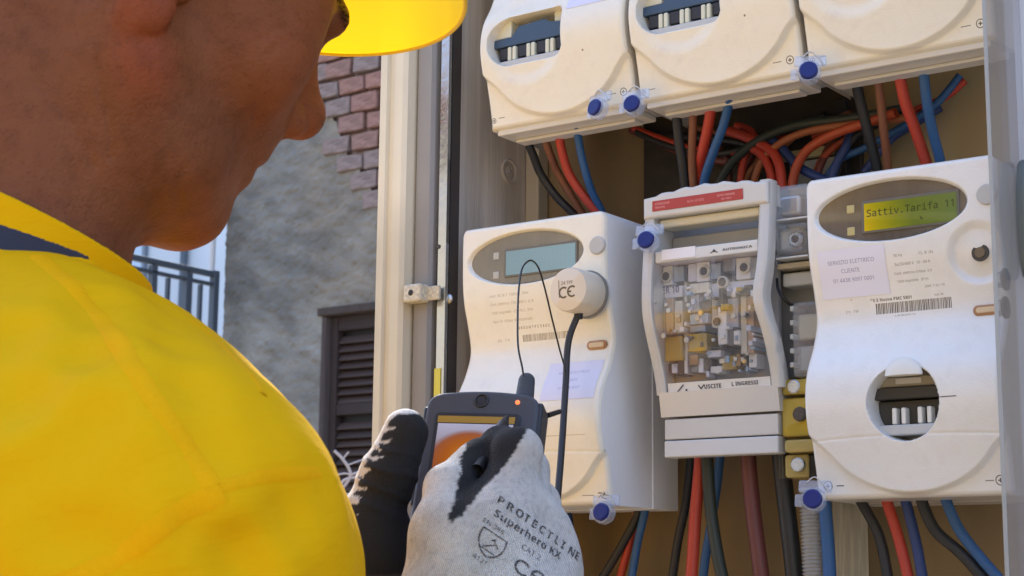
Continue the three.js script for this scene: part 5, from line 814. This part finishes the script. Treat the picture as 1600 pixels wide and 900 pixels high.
// seams that lie on the cloth, and one band painted for a lit fold
{
  const hit = (px, py) => { let d = 0.45; for (let i = 0; i < 200; i++) { const p = J(px, py, d), f = Math.min(shirtField(...p)); if (Math.abs(f) < 0.0002) break; d += f * 0.7; if (d > 1.2) return null; } return J(px, py, d); };
  const seam_or_lit_fold = (list, w, raise) => { // a flat double-stitched band, or the orange band of the lit fold
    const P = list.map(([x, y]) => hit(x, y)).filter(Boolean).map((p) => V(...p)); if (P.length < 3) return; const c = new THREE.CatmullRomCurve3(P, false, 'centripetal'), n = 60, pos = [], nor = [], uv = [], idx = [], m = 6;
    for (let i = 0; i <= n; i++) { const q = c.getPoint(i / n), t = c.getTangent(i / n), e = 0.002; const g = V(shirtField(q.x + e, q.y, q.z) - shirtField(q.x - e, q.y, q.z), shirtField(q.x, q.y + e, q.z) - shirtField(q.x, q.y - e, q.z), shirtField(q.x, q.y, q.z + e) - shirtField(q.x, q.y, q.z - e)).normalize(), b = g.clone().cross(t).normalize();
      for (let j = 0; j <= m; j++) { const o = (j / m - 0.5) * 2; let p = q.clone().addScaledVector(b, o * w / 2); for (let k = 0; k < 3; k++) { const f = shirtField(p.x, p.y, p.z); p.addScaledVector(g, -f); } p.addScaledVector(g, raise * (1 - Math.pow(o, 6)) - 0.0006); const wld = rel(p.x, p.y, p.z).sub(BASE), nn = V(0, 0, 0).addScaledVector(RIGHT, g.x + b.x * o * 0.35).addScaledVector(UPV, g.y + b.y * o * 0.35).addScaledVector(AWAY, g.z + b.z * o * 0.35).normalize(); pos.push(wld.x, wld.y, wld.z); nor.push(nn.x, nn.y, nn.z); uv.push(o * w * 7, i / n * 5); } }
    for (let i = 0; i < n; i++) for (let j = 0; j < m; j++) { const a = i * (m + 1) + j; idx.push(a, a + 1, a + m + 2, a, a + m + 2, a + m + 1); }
    const g = new THREE.BufferGeometry(); g.setAttribute('position', new THREE.Float32BufferAttribute(pos, 3)); g.setAttribute('normal', new THREE.Float32BufferAttribute(nor, 3)); g.setAttribute('uv', new THREE.Float32BufferAttribute(uv, 2)); g.setIndex(idx); part('seam_or_lit_fold', g, yellow2, person);
  };
  seam_or_lit_fold([[60, 400], [110, 440], [150, 490], [200, 560], [255, 640], [300, 705], [332, 760]], 0.0095, 0.0014);
  seam_or_lit_fold([[300, 500], [338, 530], [380, 572], [412, 616]], 0.0050, 0.0010);  // not stitching: orange band painted for the light on the shoulder fold
  seam_or_lit_fold([[330, 764], [380, 750], [440, 742], [500, 738], [535, 738]], 0.0065, 0.0010);
  seam_or_lit_fold([[345, 768], [300, 792], [240, 832], [180, 872], [120, 905], [60, 935]], 0.0095, 0.0014);
}
// ---- trousers and boots, down to the ground
{
  const hipC = below([-0.265, -0.06, 0.80], 0.56), right = [0.55, 0, -0.83], leg = (s) => { const h = hipC.map((v, i) => v + right[i] * 0.09 * s); const kn = below(h, 0.42), total = rel(...h).y; return [h, kn, below(h, total - 0.09)]; };
  const [a, b, c] = leg(1), [d, e, f] = leg(-1), L = [limb(...hipC, ...below(hipC, 0.08), 0.15, 0.13), limb(...a, ...b, 0.088, 0.062), limb(...b, ...c, 0.06, 0.05), limb(...d, ...e, 0.088, 0.062), limb(...e, ...f, 0.06, 0.05)];
  const all = [a, b, c, d, e, f, hipC], lo = [0, 1, 2].map((k) => Math.min(...all.map((p) => p[k])) - 0.18), hi = [0, 1, 2].map((k) => Math.max(...all.map((p) => p[k])) + 0.18);
  part('trousers', fleshed((x, y, z) => { let q = 1; for (const g of L) q = smin(q, g(x, y, z), 0.04); return q; }, lo, hi, 0.014, { uvOf: clothUV }), std(rgb(0.03, 0.035, 0.05), 0.85), person);
  for (const p of [c, f]) { const w = rel(...p).sub(BASE), g = new THREE.SphereGeometry(0.055, 24, 16); g.scale(1, 0.9, 1); const fw = V(0, 0, 0).addScaledVector(RIGHT, 0.8).addScaledVector(AWAY, 0.6); fw.y = 0; fw.normalize(); const toe = new THREE.SphereGeometry(0.05, 24, 16); toe.scale(0.95, 0.75, 1.7); toe.rotateY(Math.atan2(fw.x, fw.z)); toe.translate(w.x + fw.x * 0.08, 0.04, w.z + fw.z * 0.08); g.translate(w.x, 0.055, w.z); part('boot', [g, toe], std(rgb(0.02, 0.018, 0.016), 0.6), person); }
}
// ---- safety helmet
{
  const shellY = phys(rgb(0.93, 0.58, 0.001), 0.85, { transmission: 0.62, thickness: 0 });
  const N = 120, R = 26, pos = [], idx = [];
  const prof = (phi, t) => { // t 0: crown, 1: foot of the dome, 2: edge of the brim
    const s = Math.sin(phi), c = Math.cos(phi), a = 0.094, b = 0.114, zc = -0.004, tilt = (x) => 0.17 * x - 0.7 * x * x;
    if (t <= 1) { const q = t * Math.PI / 2, k = Math.pow(Math.sin(q), 0.9), x = a * s * k; return [x, 0.057 + 0.130 * Math.pow(Math.cos(q), 0.85) + tilt(x) * t * t, zc + b * c * k]; }
    const w = t - 1, front = Math.max(0, c), e = 0.012 + 0.046 * Math.pow(front, 0.6), x = (a + e * w * 0.90) * s, z = zc + (b + e * w) * c; return [x, 0.057 + tilt(x) - 0.004 * w * w * front, z];
  };
  for (let j = 0; j <= R; j++) { const t = j <= 14 ? j / 14 : 1 + (j - 14) / (R - 14); for (let i = 0; i < N; i++) { const w = headWorld(...prof(i / N * 2 * Math.PI, t)); pos.push(w.x, w.y, w.z); } }
  for (let j = 0; j < R; j++) for (let i = 0; i < N; i++) { const k = (i + 1) % N; const a = j * N + i, b = (j + 1) * N + i, c = (j + 1) * N + k, d = j * N + k; idx.push(a, b, c, a, c, d); }
  const g = new THREE.BufferGeometry(); g.setAttribute('position', new THREE.Float32BufferAttribute(pos, 3)); g.setIndex(idx); g.computeVertexNormals();
  const hat = part('safety_helmet', g, shellY, person, 'bright yellow safety helmet');
  const edge = []; for (let i = 0; i < N; i++) edge.push(headWorld(...prof(i / N * 2 * Math.PI, 2)));
  part('rim', new THREE.TubeGeometry(new THREE.CatmullRomCurve3(edge, true), 240, 0.0011, 8, true), phys(rgb(0.90, 0.60, 0.002), 0.5), hat);
  for (const x of [0, 0.025, -0.025]) { const pts = []; for (let i = 0; i <= 12; i++) { const t = i / 12 * 2 - 1; pts.push(headWorld(x, 0.057 + 0.131 * Math.sqrt(Math.max(0.05, 1 - t * t * 0.86 - (x * x) / 0.009)), -0.004 + 0.10 * t)); } part('ridge', tube(pts, 0.004, 24, 8), shellY, hat); }
}
// ---- right glove: thumb and forefinger close on the stylus, the other fingers curl in
const knit = dataTex(256, grey((u, v) => { const a = u * 2 * Math.PI * 40, b = v * 2 * Math.PI * 56; return 0.5 + 0.26 * Math.sin(a) * (0.6 + 0.4 * Math.sin(b)) + 0.16 * Math.sin(b + 0.6 * Math.sin(a)) + 0.2 * fbm(u * 50, v * 50, 3, 3, 50); }));
const gloveMat = phys(0xffffff, 0.86, { vertexColors: true, bumpMap: knit, bumpScale: 0.0013, sheen: 0.2, sheenRoughness: 0.6 });
const line = (ax, ay, bx, by) => (px, py) => ((px - ax) * (by - ay) - (py - ay) * (bx - ax)) / Math.hypot(bx - ax, by - ay);
const toPx = (x, y, z) => [800 + x / z * FOCAL, 450 - y / z * FOCAL];
const polyD = (pts) => { return (px, py) => { let best = 1e9, inside = false; for (let i = 0, j = pts.length - 1; i < pts.length; j = i++) { const [ax, ay] = pts[j], [bx, by] = pts[i]; const dx = bx - ax, dy = by - ay, t = clamp(((px - ax) * dx + (py - ay) * dy) / (dx * dx + dy * dy), 0, 1); best = Math.min(best, Math.hypot(px - ax - dx * t, py - ay - dy * t)); if ((ay > py) !== (by > py) && px < (bx - ax) * (py - ay) / (by - ay) + ax) inside = !inside; } return inside ? -best : best; }; };
const ROUGH = [0.013, 0.014, 0.016];
{
  const W = J(785, 1000, 0.900), W2 = J(715, 985, 0.900);
  const iM = J(776, 812, 0.926), iP = J(810, 706, 0.944), iD = J(782, 698, 0.962), iT = J(764, 714, 0.970);
  const mM = J(826, 812, 0.938), mP = J(818, 736, 0.964), mD = J(786, 744, 0.982), rM = J(852, 850, 0.942), rP = J(838, 788, 0.970), rD = J(800, 796, 0.984), pM = J(868, 898, 0.940), pP = J(852, 845, 0.970), pD = J(815, 850, 0.982);
  const tC = J(712, 935, 0.905), tM = J(689, 815, 0.912), tI = J(699, 760, 0.932), tT = J(748, 712, 0.956);
  const prim = [[seg(W, iM, 0.026, 0.0185), 0], [seg(W, mM, 0.027, 0.0185), 0.014], [seg(W, rM, 0.026, 0.0170), 0.014], [seg(W, pM, 0.024, 0.0150), 0.014], [seg(W2, tC, 0.023, 0.0225), 0.03], [seg(tC, tM, 0.0205, 0.0128), 0.022], [seg(W2, J(752, 868, 0.915), 0.018, 0.014), 0.03], [seg(W, W2, 0.026, 0.024), 0.03]];
  const index = [[seg(iM, iP, 0.0150, 0.0128), 0.016], [seg(iP, iD, 0.0126, 0.0114), 0.007], [seg(iD, iT, 0.0112, 0.0096), 0.005]], thumb = [[seg(tM, tI, 0.0126, 0.0118), 0.012], [seg(tI, tT, 0.0118, 0.0100), 0.006]];
  const rest = [[[mM, mP, mD], 0.0148], [[rM, rP, rD], 0.0142], [[pM, pP, pD], 0.0128]].map(([p, r]) => [seg(p[0], p[1], r, r - 0.001), seg(p[1], p[2], r - 0.001, r - 0.003)]);
  const web = seg(J(710, 862, 0.916), J(752, 842, 0.922), 0.012, 0.013);
  const field = (x, y, z) => {
    let d = prim[0][0](x, y, z); for (let i = 1; i < prim.length; i++) d = smin(d, prim[i][0](x, y, z), prim[i][1]);
    d = smin(d, web(x, y, z), 0.022);
    let e = 1; for (const [f, k] of index) e = smin(e, f(x, y, z), k); d = smin(d, e, 0.016);
    let t = 1; for (const [f, k] of thumb) t = smin(t, f(x, y, z), k); d = smin(d, t, smooth(-0.108, -0.135, y) * 0.016 + 0.0025);
    for (const [f, g] of rest) d = smin(d, smin(f(x, y, z), g(x, y, z), 0.006), 0.004);
    if (Math.abs(d) < 0.02) { d += 0.0011 * fbm(x * 42, y * 42, z * 42, 3) - 0.0012 * smooth(0.3, 0.95, Math.sin((y * 1.0 - x * 0.6) * 230 + 3 * noise3(x * 30, y * 30, z * 30))) * smooth(0.03, 0.0, Math.hypot(x + 0.012, y + 0.100)) ; }
    return d;
  };
  const coatI = polyD([[700, 812], [711, 779], [714, 756], [722, 734], [722, 716], [730, 690], [760, 655], [832, 650], [822, 677], [789, 727], [744, 776], [722, 806], [704, 818]]);
  const color = (x, y, z, gx, gy, gz) => {
    const [px, py] = toPx(x, y, z), edge = (1.4 * noise3(px * 0.13, py * 0.13, 2) + 0.8 * noise3(px * 0.4, py * 0.4, 5)) * (px < 735 ? 2.4 : 1), palm = smooth(0.32, 0.50, gz + 0.04 * noise3(px * 0.2, py * 0.2, 9)); // the palm side is dipped
    const k = Math.max(smooth(1.2, -1.2, coatI(px, py) + edge), palm), n = 1 + 0.22 * fbm(x * 60, y * 60, z * 60, 4) + 0.10 * noise3(x * 900, y * 500, z * 900), fleck = smooth(0.25, 0.6, noise3(x * 700, y * 260, z * 700)) * 0.22;
    const yel = smooth(0.06, 0.0, Math.hypot(x + 0.028, y + 0.155)) * 0.3, b = [0.60 * n - fleck * 0.42, (0.585 - 0.05 * yel) * n - fleck * 0.41, (0.55 - 0.26 * yel) * n - fleck * 0.38], dark = 1 + 0.3 * fbm(x * 90, y * 90, z * 90, 3);
    return [0, 1, 2].map((i) => lerp(b[i], ROUGH[i] * dark, k));
  };
  const gloveGeo = fleshed(field, [-0.085, -0.215, 0.86], [0.060, -0.066, 1.01], 0.0016, { color, uvOf: (x, y, z) => [(x * 0.9 + y * 0.35) * 26, (y * 0.9 - x * 0.35) * 26] });
  const glove = part('glove', gloveGeo, gloveMat, person, 'grey knit right glove with dark coated fingertips and printed lettering');
  // the printing on the back of the glove
  const tex = canvasTex(1024, 880, (g) => {
    g.clearRect(0, 0, 1024, 880); const ink = '#2b2a2c'; g.fillStyle = ink; g.textBaseline = 'middle';
    g.font = 'bold 112px sans-serif'; 'PROTECTLINE'.split('').forEach((c, i) => { g.save(); g.translate(70 + i * 84, 100 + 0.0022 * 0 + Math.pow(i / 10, 2) * 26); g.rotate(i * 0.012); g.fillText(c, 0, 0); g.restore(); });
    g.font = 'bold 104px sans-serif'; g.fillText('Superhero KX', 92, 236); g.font = '60px sans-serif'; g.fillText('EN 388', 40, 366); g.font = '76px sans-serif'; g.fillText('CAT.2', 400, 372);
    g.strokeStyle = ink; g.lineWidth = 13; g.beginPath(); g.moveTo(70, 428); g.lineTo(278, 428); g.bezierCurveTo(300, 560, 250, 640, 174, 668); g.bezierCurveTo(98, 640, 48, 560, 70, 428); g.stroke(); // a hammer in a shield
    g.lineWidth = 11; g.beginPath(); g.moveTo(120, 600); g.lineTo(206, 520); g.moveTo(180, 480); g.lineTo(236, 540); g.moveTo(166, 500); g.lineTo(196, 470); g.moveTo(104, 612); g.lineTo(230, 612); g.stroke();
    g.font = '56px sans-serif'; g.fillText('4121', 86, 726);
    g.lineWidth = 20; g.beginPath(); g.arc(470, 560, 62, 0.75, 5.53); g.stroke(); g.beginPath(); g.arc(620, 560, 62, 0.75, 5.53); g.stroke(); g.beginPath(); g.moveTo(562, 560); g.lineTo(608, 560); g.stroke();
    g.font = 'bold 84px sans-serif'; g.fillText('9', 800, 600); g.font = 'bold 70px sans-serif'; g.fillText('M 10', 400, 740);
    const d = g.getImageData(0, 0, 1024, 880); for (let i = 0; i < d.data.length; i += 4) { const x = (i / 4) % 1024, y = Math.floor(i / 4 / 1024); if (noise3(x * 0.11, y * 0.16, 3) + 0.5 * noise3(x * 0.35, y * 0.35, 7) > 0.42) d.data[i + 3] *= 0.18; d.data[i + 3] *= 0.86; } g.putImageData(d, 0, 0);
  });
  const src = new THREE.Mesh(gloveGeo); src.updateMatrixWorld(true);
  const mid = rel(...J(822, 870, 0.905)).sub(BASE), xa = rel(...J(900, 893, 0.925)).sub(rel(...J(780, 812, 0.905))).normalize(), nrm = AWAY.clone().negate().addScaledVector(RIGHT, 0.22).normalize();
  xa.addScaledVector(nrm, -xa.dot(nrm)).normalize(); const ya = nrm.clone().cross(xa), e = new THREE.Euler().setFromRotationMatrix(new THREE.Matrix4().makeBasis(xa, ya, nrm));
  const dec = new DecalGeometry(src, mid, e, V(0.069, 0.0445, 0.05));
  { // keep the side that faces the print and lift it off the knit
    const p = dec.attributes.position, n = dec.attributes.normal, u = dec.attributes.uv, P = [], Nn = [], U = []; for (let i = 0; i < p.count; i += 3) { const a = V(n.getX(i), n.getY(i), n.getZ(i)); if (a.dot(nrm) < 0.12) continue; for (let k = i; k < i + 3; k++) { P.push(p.getX(k) + n.getX(k) * 0.0004, p.getY(k) + n.getY(k) * 0.0004, p.getZ(k) + n.getZ(k) * 0.0004); Nn.push(n.getX(k), n.getY(k), n.getZ(k)); U.push(u.getX(k), u.getY(k)); } }
    const g = new THREE.BufferGeometry(); g.setAttribute('position', new THREE.Float32BufferAttribute(P, 3)); g.setAttribute('normal', new THREE.Float32BufferAttribute(Nn, 3)); g.setAttribute('uv', new THREE.Float32BufferAttribute(U, 2));
    const m = part('lettering', g, std(0xffffff, 0.8, { map: tex, transparent: true }), glove); m.castShadow = false;
  }
  // stylus held between thumb and forefinger
  const t = thing('stylus', 'thin black stylus between the gloved thumb and forefinger', 'stylus', rel(...J(790, 655, 0.985)));
  const tip = [J(792, 652, 1.004), J(786, 664, 0.993), J(765, 700, 0.962), J(742, 745, 0.915), J(725, 790, 0.87)].map((p) => rel(...p).sub(t.position));
  part('barrel', tube([tip[1], tip[2], tip[2].clone().lerp(tip[1], -0.9)], 0.0036, 24, 12), M.black, t); part('nib', rod(tip[1], tip[0], 0.0034, 0.0014, 12), M.blackMatt, t);
}
// ---- left glove: thumb along the edge of the handheld, fingers behind it
{
  const W = J(570, 985, 0.965), C = J(582, 892, 0.962), tM = J(578, 818, 0.962), tI = J(605, 746, 0.966), tT = J(634, 674, 0.972);
  const prim = [[seg(W, C, 0.022, 0.0215), 0], [seg(C, tM, 0.0205, 0.0165), 0.02], [seg(tM, tI, 0.0165, 0.0148), 0.012], [seg(tI, tT, 0.0148, 0.0130), 0.008], [seg(J(602, 850, 0.965), J(616, 845, 0.968), 0.0110, 0.0095), 0.012], [seg(C, J(640, 915, 1.020), 0.020, 0.020), 0.02], [seg(J(640, 915, 1.02), J(636, 800, 1.050), 0.020, 0.016), 0.02]];
  const F = [[[640, 790, 1.050], [720, 742, 1.075], [800, 726, 1.068]], [[645, 835, 1.050], [730, 800, 1.075], [812, 790, 1.066]], [[650, 880, 1.045], [735, 860, 1.068], [812, 852, 1.060]], [[652, 925, 1.035], [725, 915, 1.055], [795, 910, 1.048]]].map((f) => f.map((p) => J(...p)));
  const field = (x, y, z) => { let d = prim[0][0](x, y, z); for (let i = 1; i < prim.length; i++) d = smin(d, prim[i][0](x, y, z), prim[i][1]); F.forEach((f, i) => { const r = [0.0135, 0.014, 0.0135, 0.012][i]; d = smin(d, smin(seg(f[0], f[1], r, r - 0.001)(x, y, z), seg(f[1], f[2], r - 0.001, r - 0.003)(x, y, z), 0.006), 0.008); }); if (Math.abs(d) < 0.02) d += 0.0009 * fbm(x * 42, y * 42, z * 42, 3) - 0.0010 * smooth(0.2, 0.95, Math.sin(y * 520 + x * 200 + 2 * noise3(x * 40, y * 40, z * 40))) * smooth(0.03, 0.01, Math.hypot(x + 0.070, y + 0.108)); return d; };
  
  const color = (x, y, z, gx, gy, gz) => {
    const [px, py] = toPx(x, y, z), along = (px - 606) * -0.45 + (py - 662) * 0.89, drip = 16 * Math.pow(Math.abs(Math.sin((along + 34 * gx) * 0.125 + 0.8 * noise3(along * 0.05, 1, 2))), 9);
    const nl = -0.92 * gx + 0.38 * gy, back = smooth(-0.02, 0.02, nl - 0.80 + drip * 0.026) * (py < 830 ? 1 : 0), top = smooth(0.78, 0.82, gy + 0.02 * noise3(px * 0.2, py * 0.2, 1)) * (py < 700 ? 1 : 0), behind = smooth(0.15, 0.4, gz) * smooth(1.0, 1.01, z), cuff = smooth(-0.158, -0.166, y), side = smooth(0.990, 0.998, z);  // the white thumb tip is a sun highlight painted into the colour
    const k = 1 - clamp(Math.max(back, top, behind, cuff, side), 0, 1), n = 1 + 0.2 * fbm(x * 60, y * 60, z * 60, 4), b = [0.60 * n, 0.59 * n, 0.575 * n], dark = 1 + 0.35 * fbm(x * 90, y * 90, z * 90, 3);
    return [0, 1, 2].map((i) => lerp(b[i], ROUGH[i] * 0.8 * dark, k));
  };
  part('glove', fleshed(field, [-0.125, -0.235, 0.90], [0.015, -0.066, 1.10], 0.0015, { color, uvOf: (x, y, z) => [x * 26, y * 26] }), gloveMat, person, 'left glove with a black coated thumb');
}
// ---------------------------------------------------------------- the handheld reader
{
  const top = V(...J(757, 611, 1.030)), bot = V(...J(704, 1010, 0.955)), yAx = top.clone().sub(bot), L = yAx.length(); yAx.normalize();
  const xAx = V(0.975, 0.03, -0.20); xAx.addScaledVector(yAx, -xAx.dot(yAx)).normalize(); const toW = (v) => V(0, 0, 0).addScaledVector(RIGHT, v.x).addScaledVector(UPV, v.y).addScaledVector(AWAY, v.z);
  const X = toW(xAx), Y = toW(yAx), Z = X.clone().cross(Y);
  const o = thing('handheld_reader', 'dark grey handheld computer with a stub antenna and an orange picture on its screen', 'handheld computer', rel(top.x, top.y, top.z)); o.quaternion.setFromRotationMatrix(new THREE.Matrix4().makeBasis(X, Y, Z));
  const grey = phys(rgb(0.050, 0.056, 0.072), 0.46, { bumpMap: rep(T_fine, 8), bumpScale: 0.0002 }), darker = phys(rgb(0.020, 0.021, 0.026), 0.42), w = 0.070, hw = w / 2;
  const s = new THREE.Shape(); s.moveTo(-hw + 0.004, -L); s.lineTo(hw - 0.004, -L); s.quadraticCurveTo(hw, -L, hw, -L + 0.004); s.lineTo(hw, -0.012); s.quadraticCurveTo(hw, -0.003, hw - 0.009, -0.0015); s.quadraticCurveTo(0, 0.0022, -hw + 0.009, -0.0015); s.quadraticCurveTo(-hw, -0.003, -hw, -0.012); s.lineTo(-hw, -L + 0.004); s.quadraticCurveTo(-hw, -L, -hw + 0.004, -L);
  part('body', plate(s, 0.022, 0.0022, 4).translate(0, 0, -0.022), grey, o);
  part('screen_bezel', plate(roundRect(0.0530, 0.0740, 0.003, -0.0285, -0.0890), 0.0020, 0.0005).translate(0, 0, -0.0006), darker, o);
  const pic = canvasTex(420, 560, (g, W, H) => { const gr = g.createLinearGradient(0, 0, 0, H); gr.addColorStop(0, '#b9bccd'); gr.addColorStop(0.2, '#a9a4ac'); gr.addColorStop(0.45, '#7d5a48'); gr.addColorStop(1, '#3a2a24'); g.fillStyle = gr; g.fillRect(0, 0, W, H); g.save(); g.beginPath(); g.rect(0, 0, W, H); g.clip(); const r = g.createRadialGradient(190, 190, 20, 190, 230, 240); r.addColorStop(0, '#d08a2c'); r.addColorStop(0.5, '#c26a1e'); r.addColorStop(0.8, '#a8603a'); r.addColorStop(1, 'rgba(150,110,100,0)'); g.fillStyle = r; g.save(); g.translate(0, 40); g.scale(1, 0.82); g.fillRect(-60, -40, 540, 560); g.restore(); const r2 = g.createLinearGradient(0, 250, 0, 420); r2.addColorStop(0, 'rgba(150,80,50,0)'); r2.addColorStop(1, '#8a5a44'); g.fillStyle = r2; g.fillRect(0, 250, W, 310); g.restore(); });
  const scr = new THREE.PlaneGeometry(0.0466, 0.0600); scr.translate(-0.0023, -0.0528, 0.0017); part('screen', scr, phys(0xffffff, 0.18, { map: pic, emissive: 0xffffff, emissiveMap: pic, emissiveIntensity: 0.07, clearcoat: 0.5 }), o);
  part('title_strip', box(-0.0262, 0.0215, -0.0222, -0.0178, 0.0014, 0.0018), std(rgb(0.36, 0.22, 0.03), 0.4), o);
  const ring = new THREE.TorusGeometry(0.0040, 0.0007, 8, 32); ring.translate(-0.001, -0.0065, 0.0003); part('emblem', ring, darker, o); part('emblem', disc(V(-0.001, -0.0065, -0.0004), 0.0033, 0.0008, 24, 0.0003), darker, o);
  part('status_light', disc(V(0.0215, -0.0072, -0.0003), 0.0015, 0.0012, 16, 0.0005), std(rgb(0.5, 0.1, 0.03), 0.4, { emissive: rgb(1, 0.25, 0.08), emissiveIntensity: 0.6 }), o);
  part('antenna', [rod(V(0.0226, -0.010, -0.012), V(0.0226, 0.0130, -0.012), 0.0062, 0.0052, 24), (() => { const q = new THREE.SphereGeometry(0.0052, 20, 12); q.translate(0.0226, 0.0130, -0.012); return q; })()], grey, o);
  part('side_grip', [box(hw - 0.0045, hw + 0.0022, -0.075, -0.006, -0.0205, -0.0015, 0.002)], darker, o); part('side_grip', [box(-hw - 0.0022, -hw + 0.0045, -0.075, -0.010, -0.0205, -0.0015, 0.002)], darker, o);
  const keys = ['#2f6a6c', '#7a3c22', '#57606c', '#57606c', '#7d7440']; for (let r = 0; r < 4; r++) for (let c = 0; c < 5; c++) part('key', box(-0.0285 + c * 0.0118, -0.0285 + c * 0.0118 + 0.0092, -0.1010 - r * 0.0092, -0.1010 - r * 0.0092 + 0.0064, -0.0004, 0.0018, 0.0009), std(new THREE.Color(keys[(r * 2 + c) % 5]), 0.5), o);
  part('label_strip', box(-0.030, 0.028, -0.0935, -0.0905, 0.0001, 0.0006), std(rgb(0.34, 0.14, 0.04), 0.5), o);
  // short plug at the side and the thin tether that loops over to the lead
  const inv = (p) => o.worldToLocal(p.clone()); o.updateMatrixWorld(true);
  part('plug', [rod(inv(rel(...J(846, 652, 1.03))), inv(rel(...J(858, 648, 1.035))), 0.0008, 0.0008, 8), rod(inv(rel(...J(856, 649, 1.034))), inv(rel(...J(875, 643, 1.045))), 0.0017, 0.0015, 10)], M.black, o);
  const tw = thing('tether_wire', 'thin dark wire looping up from the handheld antenna to the black lead', 'wire', rel(...J(818, 588, 1.036)));
  const pts = [[818, 588, 1.036], [816, 574, 1.037], [810, 545, 1.042], [809, 490, 1.06], [811, 448, 1.075], [817, 417, 1.09], [828, 407, 1.10], [840, 416, 1.115], [850, 446, 1.13], [863, 500, 1.15], [875, 548, 1.17], [884, 582, 1.19], [884, 600, 1.2]].map((p) => rel(...J(...p)).sub(tw.position));
  part('wire', tube(pts, 0.00062, 90, 8), M.black, tw);
}
shade(scene);
renderer.render(scene, camera);
